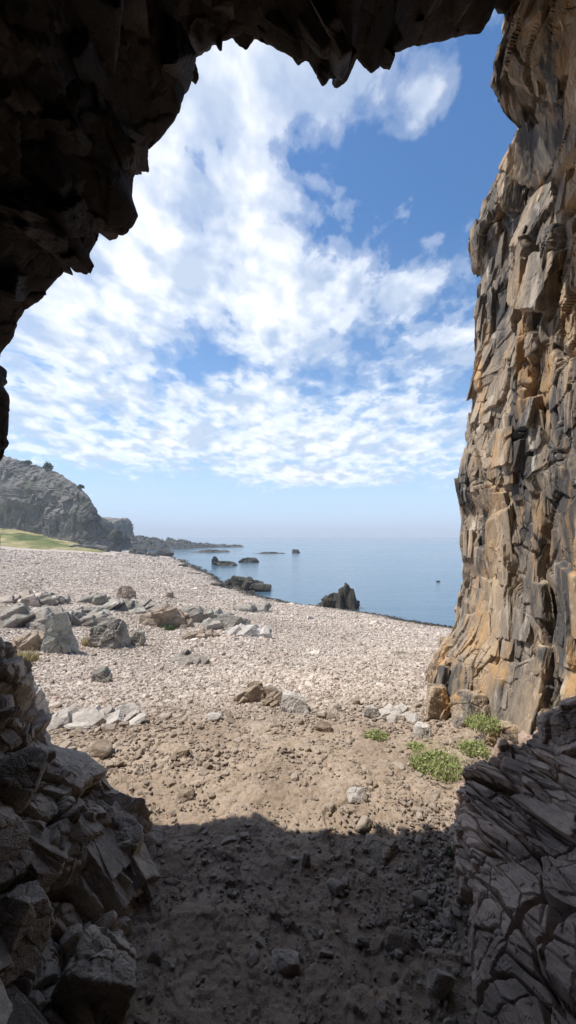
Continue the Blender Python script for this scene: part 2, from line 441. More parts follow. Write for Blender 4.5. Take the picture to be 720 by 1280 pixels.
def rock_geo(size, seed, planes=13, sharp=24, sub=6, rough=.08, cellsz=.4, R=None, stretch=(1, 1, 1), peak=0):
    g = np.random.default_rng(seed)
    D, Fc = ico(sub)
    nv = g.normal(size=(planes, 3)); nv /= np.linalg.norm(nv, axis=1, keepdims=True)
    nv = np.vstack([nv, [[0, 0, 1], [0, 0, -1], [1, .1, 0], [-1, .2, .1], [.1, 1, .2], [0, -1, .2]]])
    hh = g.uniform(.68, 1.0, len(nv))
    q = np.maximum(D @ nv.T, 1e-4) / hh
    r = (q ** sharp).sum(1) ** (-1 / sharp)
    V = D * r[:, None]
    s = np.array(size) / 2
    V = V * s
    if peak:
        k = 1 - peak * np.clip(V[:, 2:] / s[2] * .5 + .5, 0, 1); V[:, :2] *= k; V[:, :2] += (V[:, 2:] / s[2] + 1) * peak * .3 * s[:2] * g.uniform(-1, 1, 2)
    m = s.max()
    hd, cell = rockdisp(V + seed * 3.3, [(cellsz * m * 1.6, rough * .62 * m), (cellsz * .6 * m, rough * .24 * m)] + ([(cellsz * .22 * m, rough * .09 * m)] if sub >= 6 else []), seed, R, stretch, .1, .5)
    hd += .15 * rough * m * fbm(V / m * 7, 3, seed + 3)
    V = V + D * hd[:, None]
    return V, Fc, cell

def rock_mesh(name, size, seed, shade=False, **kw):
    V, Fc, cell = rock_geo(size, seed, **kw)
    return mesh_np(name, V, Fc, {'cell': cell}, shade)

def slab_geo(seed, sub=5, rough=.045, bevel=.93):
    """unit joint block: six nearly square faces, a few broken corners; x = out of the rock, z = long axis"""
    g = np.random.default_rng(seed); D, Fc = ico(sub)
    ax = np.vstack([np.eye(3), -np.eye(3)]) + g.normal(0, .13, (6, 3)); ax[0] += g.normal(0, .10, 3)
    cut = g.normal(size=(5, 3)); cut /= np.linalg.norm(cut, axis=1, keepdims=True)
    nv = np.vstack([ax / np.linalg.norm(ax, axis=1, keepdims=True), cut]); hh = np.r_[g.uniform(.8, 1, 6), g.uniform(1.0, 1.3, 5)]
    q = np.maximum(D @ nv.T, 1e-4) / hh
    V = D * ((q ** 60).sum(1) ** (-1 / 60))[:, None] * .5
    hd, cell = rockdisp(V * 1.0 + seed * 1.7, [(.55, rough), (.2, rough * .5), (.08, rough * .25)], seed, None, (1, 1, 1.8), .1, .5)
    return V + D * hd[:, None], Fc, cell

def embed_slabs(P, Fq, cell, spots, sizes, frames, seed, sub=5, **kw):
    """weld joint blocks, each turned into its own frame (rows = out, across, long axis)"""
    gg = np.random.default_rng(seed); lib = [slab_geo(seed + 1 + q, sub, **kw) for q in range(14)]
    VV, FF, CC = [P], [tri(Fq) if Fq.shape[1] == 4 else Fq], [cell]; nv = len(P)
    for p, sz, M in zip(spots, sizes, frames):
        V, Fc, cl = lib[gg.integers(14)]
        VV.append((V * sz) @ (euler_np(*gg.normal(0, .07, 3)) @ M) + p); FF.append(Fc + nv); CC.append(cl * .35 + gg.uniform(0, .65)); nv += len(V)
    return np.concatenate(VV), np.concatenate(FF), np.concatenate(CC)

def frame(nv, lv):
    nv = nv / np.linalg.norm(nv); lv = lv - nv * (lv @ nv); lv = lv / np.linalg.norm(lv)
    return np.stack([nv, np.cross(lv, nv), lv])

def euler_np(rx, ry, rz): return np.array(Euler((rx, ry, rz)).to_matrix())

def tri(Fq): return np.concatenate([Fq[:, [0, 1, 2]], Fq[:, [0, 2, 3]]])

def embed_blocks(P, Fq, cell, spots, sizes, eul, jit, seed, sub=5, **kw):
    kw = kw or dict(planes=7, sharp=45, rough=.06, cellsz=.6)
    """weld fractured blocks that stick out of a bedrock surface into its one mesh"""
    gg = np.random.default_rng(seed)
    lib = [rock_geo((1, 1, 1), seed + 1 + q, sub=sub, **kw) for q in range(12)]
    VV, FF, CC = [P], [tri(Fq)], [cell]; nv = len(P)
    for i, (p, sz) in enumerate(zip(spots, sizes)):
        V, Fc, cl = lib[gg.integers(12)]
        e = np.array(eul) + gg.normal(0, jit, 3)
        VV.append((V * sz) @ euler_np(*e).T + p); FF.append(Fc + nv); CC.append(cl * .5 + gg.uniform(0, .5)); nv += len(V)
    return np.concatenate(VV), np.concatenate(FF), np.concatenate(CC)

# ------------------------------------------------------------------ cave arch: overhang and roof
LIP = [(-30, 1140), (-45, 1000), (-40, 900), (-22, 840), (-16, 790), (-9, 735), (3, 700), (2, 672), (-8, 640), (-5, 600), (2, 575), (9, 555), (13, 520), (12, 495), (4, 480), (-7, 468), (-8, 455), (2, 440), (14, 418), (22, 396), (36, 380), (46, 376), (60, 360), (72, 345), (86, 329), (98, 326), (104, 336), (113, 342), (117, 331), (108, 314),
       (118, 299), (128, 294), (140, 296), (156, 297), (167, 288), (174, 272), (170, 262), (165, 245), (166, 228), (176, 200), (188, 182), (206, 163), (222, 142), (229, 120), (233, 95), (234, 62), (232, 50), (240, 46), (248, 58), (254, 64), (258, 50), (268, 58), (276, 62), (290, 52), (304, 47), (322, 52), (338, 60), (352, 66),
       (372, 75), (386, 74), (394, 90), (403, 104), (415, 97), (430, 90), (446, 76), (454, 86), (465, 92), (474, 86), (482, 70), (505, 62), (530, 54), (558, 48), (584, 40), (602, 38), (612, 26), (617, 10), (624, 14), (634, 24), (648, 33), (668, 36), (690, 30), (720, 34), (760, 40), (820, 90), (850, 300), (850, 700), (830, 1000), (700, 1160), (360, 1240), (100, 1230)]
LY = 2.2
NL = 1400
lip = resample(LIP, NL, True)
ly = LY + .85 * smooth(lip[:, 0], 380, 600) * (lip[:, 1] < 400); ly = gsmooth(ly, 25, 0, True)
lipw = np.stack([(lip[:, 0] - 360) / F * ly, EYE - (lip[:, 1] - HOR) / F * ly], 1)
cen = np.array([.05, 1.75])
#        depth, scale, blur
rings = [(-4.6, .05, 60), (-4.4, .6, 60), (-3.4, 1.15, 50), (-2, 1.4, 45), (-.8, 1.45, 40), (.2, 1.4, 34), (.9, 1.3, 26), (1.35, 1.2, 18), (1.7, 1.11, 11), (1.95, 1.05, 6), (2.12, 1.012, 2.5), (2.2, 1.0, 0), (2.22, 1.02, 2), (2.22, 1.07, 6), (2.2, 1.18, 14), (2.05, 1.5, 30), (1.6, 2.1, 50), (.2, 3.2, 80), (-3, 4.6, 90), (-9, 6, 90)]
G = []
for (yy, s, bl) in rings:
    q = gsmooth(lipw, bl * NL / 900, 0, True) if bl else lipw
    q = cen + (q - cen) * s
    G.append(np.stack([q[:, 0], yy + (ly - LY) * float(smooth(np.array([yy]), -1, 1.9)[0]), q[:, 1]], 1))
G = np.array(G)
tt = np.r_[np.linspace(0, 5, 26)[:-1], np.linspace(5, 14, 150)[:-1], np.linspace(14, 19, 40)]
i0 = np.clip(np.floor(tt).astype(int), 0, len(rings) - 2); fr = (tt - i0)[:, None, None]
def cr(Pa, Pb, Pc, Pd, t): return .5 * (2 * Pb + (Pc - Pa) * t + (2 * Pa - 5 * Pb + 4 * Pc - Pd) * t * t + (3 * Pb - Pa - 3 * Pc + Pd) * t ** 3)
G = cr(G[np.maximum(i0 - 1, 0)], G[i0], G[i0 + 1], G[np.minimum(i0 + 2, len(rings) - 1)], fr)
nrm = grid_normals(G)
toc = np.array([cen[0], 0, cen[1]]) - G; toc[..., 1] = 0
P = G.reshape(-1, 3)
h, cell = rockdisp(P, [(.5, .075), (.2, .035), (.07, .012)], 100, rot(15, 30, 10), (1.2, 1, .7), .12)
lipd = np.abs(G[..., 1].ravel() - 2.2)
wgt = np.where((tt > 9)[:, None] & (tt < 12.5)[:, None] & np.ones(NL, bool)[None], .35, 1.0).ravel()
wgt = gsmooth(wgt.reshape(len(tt), NL), 5, 0).ravel()
h2 = .02 * fbm(P * 14, 4, 120)
nn = nrm.reshape(-1, 3)
sgn = np.sign((nn * toc.reshape(-1, 3)).sum(-1))
sgn = np.where(tt[:, None] < 12.0, 1, 1) * np.ones((len(tt), NL))
inward = toc / (np.linalg.norm(toc, axis=-1, keepdims=True) + 1e-6)
k_out = smooth(tt, 12.5, 15.5)[:, None, None]
dirv = (inward * (1 - k_out) + np.array([0, 1, 0.3]) * k_out).reshape(-1, 3)
P = P + dirv * ((h + h2) * wgt)[:, None]
# keep the outer hillside from reaching past the mouth
P[:, 1] = np.where(np.repeat(tt > 12.8, NL), np.minimum(P[:, 1], np.tile(ly + .07, len(tt))), P[:, 1])
ga = np.random.default_rng(21)
Pg_ = P.reshape(len(tt), NL, 3)
vis = [q for q in range(NL) if -40 < lip[q, 0] < 740 and lip[q, 1] < 640]
spots, sizes = [], []
for q in range(85):
    c_ = vis[ga.integers(len(vis))]; r_ = int(np.argmin(np.abs(tt - ga.uniform(7.5, 11.0))))
    sz = np.array([ga.uniform(.12, .42), ga.uniform(.15, .5), ga.uniform(.08, .22)]) * (.6 if tt[r_] > 10 else 1.25)
    iv = inward[r_, c_]
    spots.append(Pg_[r_, c_] - iv * sz.mean() * .36); sizes.append(sz)
VA, FA, CA = embed_blocks(P, grid_faces(len(tt), NL, True), cell, spots, sizes, (.3, .5, .2), .35, 2100, sub=5, planes=8, sharp=40, rough=.07)
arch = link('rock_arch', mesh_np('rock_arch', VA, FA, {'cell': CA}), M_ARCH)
tag(arch, 'black overhanging cave roof and left wall with jagged teeth along its edge, framing the sky', 'cave arch')

# ------------------------------------------------------------------ right cliff
PATH = [(2.3, -2.5), (2.0, -1), (1.8, .4), (1.74, 1.3), (1.78, 1.9), (1.84, 2.3), (1.895, 2.6), (1.92, 2.85), (1.915, 3.1), (1.895, 3.35), (1.865, 3.6), (1.81, 3.85), (1.78, 4.0), (1.80, 4.15), (1.95, 4.32), (2.4, 4.5), (3.4, 4.75), (6, 5.3), (9, 6.2)]
pd = resample(PATH, 2000); pd = gsmooth(pd, 18, 0)
yv = pd[:, 1]; dens = np.where((yv > 1.7) & (yv < 4.5), 1.0, .12)
cs = np.cumsum(dens); NCc = 600
idx = np.interp(np.linspace(cs[0], cs[-1], NCc), cs, np.arange(2000))
plan = np.stack([np.interp(idx, np.arange(2000), pd[:, k]) for k in (0, 1)], 1)
edge_px = np.array([(860, 575), (815, 572), (790, 577), (768, 577), (753, 577), (721, 581), (700, 577), (684, 574.5), (660, 577), (644, 580), (630, 574), (615, 570.5), (590, 572), (550, 582), (520, 581), (500, 586), (477, 585.5), (460, 592), (430, 599), (400, 601), (379, 600), (337, 604), (315, 600), (296, 592.5), (275, 596), (248, 597), (225, 606), (184, 632)])
ez = EYE + (HOR - edge_px[:, 0]) / F * 4.02; ex = (edge_px[:, 1] - 360) / F * 4.02 - 1.79
NRr = 860
T = np.linspace(0, 1, NRr)[:, None]
yy = plan[:, 1][None, :]
z0 = -1.2 - smooth(yy, 4.1, 5.3) * 3.0
ztop_near = 8.6
ztop_far = 5.45 - .28 * smooth(yy, 3.1, 4.0) - .32 * smooth(yy, 3.85, 4.2) - 1.0 * smooth(yy, 4.4, 6)
kf = smooth(yy + .10 * np.sin(yy * 9), 2.98, 3.26)
ztop = ztop_near * (1 - kf) + ztop_far * kf
Zc = z0 + T * (ztop - z0)
Xc = np.repeat(plan[:, 0][None, :], NRr, 0).copy(); Yc = np.repeat(plan[:, 1][None, :], NRr, 0).copy()
we = smooth(Yc, 3.1, 3.75)
Xc += we * np.interp(Zc, ez, ex)
# upper near overhang that bulges out over the mouth
Xc -= .30 * smooth(Zc, 4.2, 5.15) * smooth(Yc, 2.3, 2.95) * (1 - smooth(Yc, 3.12, 3.2))
Xc += .10 * smooth(Zc, 5.25, 5.7) * smooth(Yc, 2.3, 2.9)
# the neck between the upper wall and the lower buttress
Xc += .22 * np.exp(-((Zc - 4.55) / .35) ** 2) * smooth(Yc, 2.6, 3.0) * (1 - smooth(Yc, 3.1, 3.3))
# foot spreads
Xc -= .14 * (1 - smooth(Zc, .0, .9)) * smooth(Yc, 2.4, 3.0) + .16 * (1 - smooth(Zc, .1, .8)) * smooth(Yc, 3.4, 3.8)
# fold the far part's top back
G = np.stack([Xc, Yc, Zc], -1)
nrm = grid_normals(G)
NB = 40
tb = np.linspace(0, 1, NB + 1)[1:, None]
top = G[-1]
B = np.stack([top[None, :, 0] + 3.5 * tb ** 1.3, np.repeat(top[None, :, 1], NB, 0) + 0 * tb, top[None, :, 2] + .6 * np.sqrt(tb) * (1 - kf) + .35 * tb * kf], -1)
G = np.concatenate([G, B], 0); nrm = np.concatenate([nrm, np.repeat((nrm[-1:] + np.array([0, 0, 1.]))[:, :, :], NB, 0)], 0)
if nrm[300, 200, 0] > 0: nrm = -nrm; 
nrm[..., 2][NRr:] = np.abs(nrm[..., 2][NRr:])
P = G.reshape(-1, 3)
lean = np.radians(-24 + 28 * (1 - smooth(P[:, 2], 1.5, 4.5)) + 7 * fbm(P * .5, 2, 204))     # joints lean from the vertical
# shear along the wall keeps the cells continuous while their lean changes with height
Qc = np.stack([P[:, 0], P[:, 1] - np.tan(lean * .8) * (P[:, 2] - 2.5) * .9, P[:, 2]], 1)
wv = np.stack([fbm(P * 1.7 + q, 4, 205) for q in (0, 9, 23)], 1)
wf = np.stack([fbm(P * 6 + q, 3, 206) for q in (0, 9, 23)], 1)
lowk = 1 - smooth(P[:, 2] + .8 * fbm(P * .8, 3, 207), 1.0, 2.6)       # taller smoother faces near the foot
def joints(dim, seed, wp=.3, wq=0):
    return blocks(Qc / np.array(dim) + wv * wp + wf * wq, seed)
def crackw(f, w): return 1 - smooth(f[1] - f[0], 0, w)
A_ = joints((1.6, .62, .95), 210, .28); B_ = joints((.9, .28, .46), 215, .3, .06); C_ = joints((.5, .12, .20), 220, .3, .1); D_ = joints((.2, .045, .075), 225, .3, .2)
A2_ = joints((1.5, .42, 1.9), 230, .28); B2_ = joints((.7, .17, .75), 235, .3, .06)
h = (1 - lowk) * (A_[3] * .085 + B_[3] * .05 - .05 * crackw(A_, .05) - .03 * crackw(B_, .06)) + lowk * (A2_[3] * .075 + B2_[3] * .035 - .06 * crackw(A2_, .05) - .025 * crackw(B2_, .05))
patchy = smooth(fbm(P * .9 + 40, 3, 236), -.15, .3)                   # some faces stay whole, others are shattered
h += (.35 + .65 * patchy) * (C_[3] * .030 - .016 * crackw(C_, .07)) + patchy * D_[3] * .010
h += .003 * fbm(P * np.array([16, 16, 8]), 4, 220) + .04 * fbm(P * np.array([1.3, 1.3, .5]), 3, 231) - .05 * smooth(ridged(P * np.array([1.1, 1.1, .35]) + 3 * wv * .1, 3, 233), .35, .7)
cell = (1 - lowk) * (.45 * A_[2] + .55 * B_[2]) + lowk * (.6 * A2_[2] + .4 * B2_[2])
hw = (1 - .35 * smooth(P[:, 1], 3.7, 4.0))
P = P + nrm.reshape(-1, 3) * (h * hw)[:, None]
gc = np.random.default_rng(22)
Pc_ = P.reshape(NRr + NB, NCc, 3)
spots, sizes, frames = [], [], []
nsm = gsmooth(gsmooth(nrm, 12, 0), 8, 1)
while len(spots) < 460:
    r_, c_ = gc.integers(80, NRr), gc.integers(NCc); p = Pc_[r_, c_]
    if p[1] < 2.1 or p[1] > 4.25 or p[2] < -.1 or (p[2] > 4.8 and p[1] > 2.95): continue
    k_ = float(np.clip(math.exp(gc.normal(-1.2, .6)), .10, .95))
    if p[1] > 3.6: k_ = min(k_, .5)
    sz = np.array([.20, .40, .62]) * k_ * gc.uniform(.65, 1.4, 3)
    if p[2] < 1.8: sz[2] *= 1.15; sz[0] *= .8
    le = -.42 + .5 * float(1 - smooth(np.array([p[2]]), 1.5, 4.5)[0]) + gc.normal(0, .12)
    M = frame(nsm[r_, c_], np.array([0, math.sin(le), math.cos(le)]))
    spots.append(p - M[0] * sz[0] * gc.uniform(.22, .38)); sizes.append(sz); frames.append(M)
VA, FA, CA = embed_slabs(P, grid_faces(NRr + NB, NCc), cell, spots, sizes, frames, 2200)
cliff = link('rock_cliff', mesh_np('rock_cliff', VA, FA, {'cell': CA}), M_CLIFF)
tag(cliff, 'tall sunlit orange brown cliff wall with dark grey streaks along the right side', 'cliff')

# ------------------------------------------------------------------ left rock slope and right ledge (bedrock by the floor)
def sheet(name, G, mat, scales, seed, R, stretch, label, cat, extra=None, warp=.12, crack=.45, flip=False, blk=None, relief=None):
    nrm = grid_normals(G)
    if nrm[..., 2].mean() < 0: nrm = -nrm
    P = G.reshape(-1, 3)
    h, cell = relief(P) if relief else rockdisp(P, scales, seed, R, stretch, warp, crack)
    h += .003 * fbm(P * 16, 4, seed + 5)
    if extra is not None: h = h * extra(P)
    P = P + nrm.reshape(-1, 3) * h[:, None]
    VA, FA, CA = P, grid_faces(G.shape[0], G.shape[1]), cell
    if blk: VA, FA, CA = embed_slabs(P, FA, cell, *blk(P.reshape(G.shape), nrm))
    o = link(name, mesh_np(name, VA, FA, {'cell': CA}), mat)
    return tag(o, label, cat)

ys = np.r_[np.linspace(-.6, .85, 20)[:-1], np.linspace(.85, 2.5, 330)]
ts = np.linspace(0, 1, 300)
YS, TS = np.meshgrid(ys, ts)
# foot line of the slope, then up and left to the cave wall
SF = ([-.6, .8, 1.1, 1.3, 1.5, 1.7, 1.85, 2.0, 2.15, 2.3, 2.5], [-.62, -.6, -.58, -.60, -.62, -.63, -.64, -.76, -.93, -1.12, -1.5])
ST = ([-.6, 1.0, 1.6, 2.0, 2.15, 2.26, 2.36, 2.44, 2.5], [1.9, 1.9, 2.0, 2.2, 2.1, 1.6, .8, .2, -.2])
SP = ([0, .06, .2, .5, .75, 1.0], [0, .1, .2, .5, .82, 1.35])
foot = np.interp(YS, *SF); top_z = np.interp(YS, *ST)
xx = foot - TS * 1.25
ZS = -.12 + np.interp(TS, *SP) * top_z / 1.2
cap = np.interp(YS, [1.7, 2.0, 2.2, 2.35], [3, .85, .48, .25]); ZS = cap - np.log1p(np.exp((cap - ZS) * 9)) / 9 + .05
RS = np.stack([np.array([.8, -.2, -.56]), np.array([.1, .97, -.2]), np.array([.58, .1, .8])]); RS /= np.linalg.norm(RS, axis=1, keepdims=True)
def slope_relief(P):
    """thin broken layers and blocks stepping down the slope"""
    Q = P @ RS.T
    wv = np.stack([fbm(P * 2.6 + q, 4, 311) for q in (0, 9, 23)], 1)
    def cells(dim, seed, wp=.35): return blocks(Q / np.array(dim) + wv * wp, seed)
    a = cells((.34, .26, .17), 320); b = cells((.16, .13, .07), 330, .45); c = cells((.07, .05, .026), 340, .5)
    e = lambda f, w: 1 - smooth(f[1] - f[0], 0, w)
    h = a[3] * .075 + b[3] * .036 + c[3] * .012 - .05 * e(a, .1) - .02 * e(b, .1) - .005 * e(c, .12) + .09 * fbm(P * 2, 3, 350) + .003 * fbm(P * 30, 3, 351)
    return h * (1 - .6 * smooth(P[:, 1], 2.2, 2.4)), .5 * a[2] + .5 * b[2]
def slope_slabs(Pq, nq):
    gg = np.random.default_rng(34); sp, sz, fr_ = [], [], []
    while len(sp) < 60:
        c_ = gg.integers(30, Pq.shape[1] - 20); r_ = gg.integers(10, Pq.shape[0]); p = Pq[r_, c_]
        if p[0] < -1.7 or p[1] < 1.0 or p[2] < -.05: continue
        q = np.array([.07, .13, .27]) * math.exp(gg.normal(-.15, .35)) * gg.uniform(.75, 1.3, 3)
        M = frame(RS[2] + gg.normal(0, .15, 3), RS[0] + gg.normal(0, .2, 3))
        sp.append(p - M[0] * q[0] * gg.uniform(.1, .35)); sz.append(q); fr_.append(M)
    return sp, sz, fr_, 3200
slope = sheet('rock_slope', np.stack([xx, YS, ZS], -1), M_PILE, None, 300, None, None,
              'dark jumbled bedrock slope rising to the left cave wall', 'rock slope', relief=slope_relief, blk=slope_slabs)

ys = np.r_[np.linspace(-.4, .75, 20)[:-1], np.linspace(.75, 2.32, 380)]
ts = np.r_[np.linspace(0, .3, 120)[:-1], np.linspace(.3, 1, 230)]
YS, TS = np.meshgrid(ys, ts)
foot = np.interp(YS, [-.4, .8, 1.0, 1.285, 1.55, 1.8, 2.0, 2.16, 2.24, 2.32], [.6, .58, .60, .655, .70, .775, .84, .90, .97, 1.3])
rise = np.interp(YS, [-.4, .8, 1.5, 1.8, 2.08, 2.18, 2.25, 2.32], [.6, .54, .50, .58, .64, .56, .2, -.2])
prof = np.interp(TS, [0, .06, .14, .4, .7, 1.0], [-.25, .3, .55, .8, 1.15, 1.7])
xx = foot + np.interp(TS, [0, .06, .14, 1.0], [-.015, .0, .05, 1.0])
dax = np.array([.28, -.95, .14]); dax /= np.linalg.norm(dax)
nax = np.array([-.52, .05, .85]); nax -= dax * (nax @ dax); nax /= np.linalg.norm(nax)
RL = np.stack([dax, np.cross(nax, dax), nax])
def ledge_relief(P):
    """broad cracked plates near the viewer, thin slanted leaves of rock farther in"""
    Q = P @ RL.T
    wv = np.stack([fbm(P * 3.1 + q, 3, 411) for q in (0, 9, 23)], 1)
    def cells(dim, seed, wp=.25):
        return blocks(Q / np.array(dim) + wv * wp, seed)
    f1, f2, rid, hg = cells((.36, .2, .6), 420, .45)
    low = hg * .034 - .034 * (1 - smooth(f2 - f1, 0, .08))
    g1, g2, rid2, hg2 = cells((.13, .075, .4), 430, .4)
    low += hg2 * .010 - .008 * (1 - smooth(g2 - g1, 0, .08)) + .004 * blocks(Q / np.array((.05, .02, .2)) + wv * .5, 436)[3]
    a1, a2, ra_, ha = cells((.55, .20, .34), 440)
    b1, b2, rb_, hb_ = cells((.26, .055, .10), 450, .35)
    c1, c2, rc_, hc_ = cells((.12, .022, .045), 460, .4)
    up = ha * .055 + hb_ * .026 + hc_ * .009 - .016 * (1 - smooth(b2 - b1, 0, .2)) - .03 * (1 - smooth(a2 - a1, 0, .1))
    k = smooth(P[:, 1] + .25 * fbm(P * 2.2, 3, 470), 1.42, 1.6)
    h = low * (1 - k) + up * k + .002 * fbm(Q * np.array([12, 34, 34]), 4, 480) + .06 * fbm(P * 1.7, 2, 490)
    return h, rid * (1 - k) * .6 + (.5 * ra_ + .5 * rb_) * k
def ledge_slabs(Pq, nq):
    gg = np.random.default_rng(33); sp, sz, fr_ = [], [], []
    while len(sp) < 15:
        c_ = gg.integers(30, Pq.shape[1]); r_ = gg.integers(150, Pq.shape[0]); p = Pq[r_, c_]
        if p[0] > 1.7 or p[1] < .85 or p[1] > 2.0: continue
        low = p[1] < 1.5
        q = np.array([.07, .13, .22] if low else [.07, .07, .26]) * math.exp(gg.normal(-.1, .3)) * gg.uniform(.75, 1.3, 3)
        M = frame(nax + gg.normal(0, .12, 3), dax + gg.normal(0, .12, 3))
        sp.append(p - M[0] * q[0] * gg.uniform(.38, .47)); sz.append(q); fr_.append(M)
    return sp, sz, fr_, 3100
ledge = sheet('rock_ledge', np.stack([xx, YS, rise * prof - .02], -1), M_SLAB, None, 400, None, None,
              'dark cracked slabby bedrock ledge in the lower right corner, in shade', 'rock ledge', relief=ledge_relief, blk=ledge_slabs)

# ------------------------------------------------------------------ single rocks
def put_rock(name, label, cat, size, loc, mat, seed, rotz=0, tilt=(0, 0), group=None, **kw):
    me = rock_mesh(name, size, seed, **kw)
    o = link(name, me, mat, loc=loc); o.rotation_euler = (math.radians(tilt[0]), math.radians(tilt[1]), math.radians(rotz))
    return tag(o, label, cat, group)

def outcrop(px, row, wpx, hpx, label, mat=None, seed=0, n=11, deep=.8, dip=(.25, -.35, .3)):
    """several blocks of one broken outcrop, one mesh"""
    x, d, z = hit(px, row); w = wpx * 1.5 * d / F; h_ = hpx * d / F; gg = np.random.default_rng(seed)
    VV, FF, CC, nv = [], [], [], 0
    n = int(n * 1.5)
    for i in range(n):
        t_ = (i + .5) / n * 2 - 1; ox = t_ * w * .40 + gg.normal(0, .04) * w; oy = gg.uniform(0, deep) * w * .7
        big = (1 - .55 * abs(t_)) * gg.uniform(.55, 1.1)
        sz = np.array([w * gg.uniform(.3, .55), w * deep * gg.uniform(.3, .5), h_ * 1.4 * big])
        V, Fc, cl = rock_geo((1, 1, 1), seed * 50 + i, planes=9, sharp=35, sub=5, rough=.11, cellsz=.6)
        V = (V * sz) @ euler_np(*(np.array(dip) + gg.normal(0, .25, 3))).T
        gz = float(ground_z(x + ox, d + oy)[0]) - z
        VV.append(V + np.array([ox, oy, gz + sz[2] * .18])); FF.append(Fc + nv); CC.append(cl * .6 + gg.uniform(0, .4)); nv += len(V)
    o = link('outcrop', mesh_np('outcrop', np.concatenate(VV), np.concatenate(FF), {'cell': np.concatenate(CC)}), mat or M_BOULD, loc=(x, d, z))
    return tag(o, label, 'rock outcrop')

def beach_rock(px, row, wpx, hpx, label, mat=None, seed=0, deep=.8, name='boulder', group=None, cat='boulder', sink=.28, **kw):
    """row = where the rock meets the ground; wpx, hpx = its size in photo pixels"""
    x, d, z = hit(px, row); d2 = d
    w = wpx * d / F; hgt = hpx * d / F
    H = hgt / (1 - sink) * 1.0
    dd = w * deep
    y = d + dd * .3
    zz = float(ground_z(x * y / d, y)[0])
    return put_rock(name, label, cat, (w, dd, H), (x * y / d, y, min(z, zz) + H * (.5 - sink)), mat or M_BOULD, seed, group=group, **kw)

# rocks on the shingle, left to right
beach_rock(36, 912, 46, 66, 'pale pinkish boulder standing just outside the left end of the dark rock slope', M_PALE, 1, 1.2, cellsz=.5, rough=.12, peak=.3)
outcrop(40, 814, 44, 36, 'brown fissured rock leaning against the left side of a pale upright slab', M_BROWN, 2, 5)
beach_rock(78, 818, 46, 56, 'large pale grey upright slab of rock with a pointed top, left on the beach', M_SLABP, 103, .8, rough=.11, planes=9, peak=.55, sharp=40)
beach_rock(66, 812, 30, 36, 'narrow brown rib of rock pressed against the left of the pointed slab', M_BROWN, 104, .8, rough=.11, planes=9, peak=.3, sharp=40)
beach_rock(140, 812, 60, 38, 'grey lichened boulder right of the big upright slab', M_BOULD, 4, .9, rough=.18, peak=.35, planes=10, sharp=40)
beach_rock(172, 808, 24, 20, 'small grey rock touching the right side of the lichened boulder', M_BOULD, 5, 1.0, rough=.16, peak=.3)
outcrop(16, 784, 76, 30, 'broad grey outcrop cut by the left picture edge', M_BOULD, 6, 9)
outcrop(64, 782, 66, 22, 'low ragged grey outcrop behind the pale upright slab', M_BOULD, 7, 9)
outcrop(100, 772, 40, 16, 'small low outcrop of grey rock sloping down to the right behind the pointed slab', M_BOULD, 8, 6)
outcrop(22, 757, 44, 20, 'brown grey rock hump at the left edge of the shingle', M_PILE, 9, 6)
outcrop(52, 757, 30, 20, 'grey rock hump right of the brown hump near the left edge', M_BOULD, 10, 5)
outcrop(122, 757, 40, 14, 'low pale rock on the shingle beside a pointed brown rock', M_BOULD, 11, 7)
outcrop(146, 764, 50, 9, 'flat spread of grey rock below the pale low rock', M_BOULD, 12, 8)
beach_rock(161, 749, 30, 19, 'pointed brown rock alone on the shingle', M_BROWN, 13, .8, rough=.13, peak=.5, planes=9)
outcrop(206, 784, 42, 30, 'steep brown grey rock with dark hollows at the left end of the central outcrop', M_BROWN, 14, 8)
outcrop(242, 778, 50, 24, 'grey humped rock in the middle of the central outcrop', M_BOULD, 16, 9)
outcrop(246, 800, 34, 14, 'low brown rock in front of the central outcrop', M_BROWN, 17, 7)
outcrop(280, 788, 44, 20, 'broken grey rock at the right of the central outcrop', M_BOULD, 18, 9)
outcrop(305, 796, 40, 18, 'pale ragged rock at the right end of the central outcrop', M_PALE, 19, 8)
outcrop(312, 765, 34, 12, 'low grey rock behind the right end of the central outcrop', M_BOULD, 20, 7)
beach_rock(212, 748, 11, 8, 'small brown stone upright on the open shingle above the outcrop', M_BROWN, 21, .9)
beach_rock(128, 854, 30, 20, 'grey dark veined boulder alone on the shingle above the flat ledge', M_BOULD, 22, .9, rough=.1, peak=.3)
outcrop(228, 832, 40, 11, 'low grey rock half buried in the shingle below the central outcrop', M_BOULD, 23, 7)
outcrop(82, 912, 64, 17, 'left half of the flat pale rock ledge at the edge of the shingle', M_PALE, 24, 8)
outcrop(130, 908, 60, 13, 'right half of the flat pale rock ledge, tapering among pebbles', M_PALE, 25, 8)
beach_rock(127, 947, 35, 17, 'smooth rounded brown boulder on the earth below the flat ledge', M_BROWN, 26, .8, sharp=7, rough=.03, sink=.2)
outcrop(316, 882, 40, 28, 'broken rusty brown rock at the edge where earth meets shingle', M_BROWN, 27, 8)
outcrop(344, 884, 26, 14, 'small brown rock close to the right of the rusty broken rock', M_BROWN, 28, 5)
beach_rock(370, 893, 42, 24, 'pale slanted slab stone at the top of the earth bank', M_PALE, 29, .9, rough=.08, planes=8, peak=.3, sharp=40)
beach_rock(405, 916, 24, 12, 'orange brown stone lying on the earth bank', M_BROWN, 30, .9, rough=.1)
beach_rock(463, 900, 24, 18, 'pale blocky stone on the bank near the middle green tuft', M_PALE, 31, .9, rough=.1, peak=.3)
outcrop(495, 902, 40, 14, 'pale low stone between the middle green tuft and the cliff foot', M_PALE, 32, 6)
beach_rock(268, 902, 22, 8, 'flat pale stone left of the rusty broken rock', M_PALE, 33, .9, rough=.09)
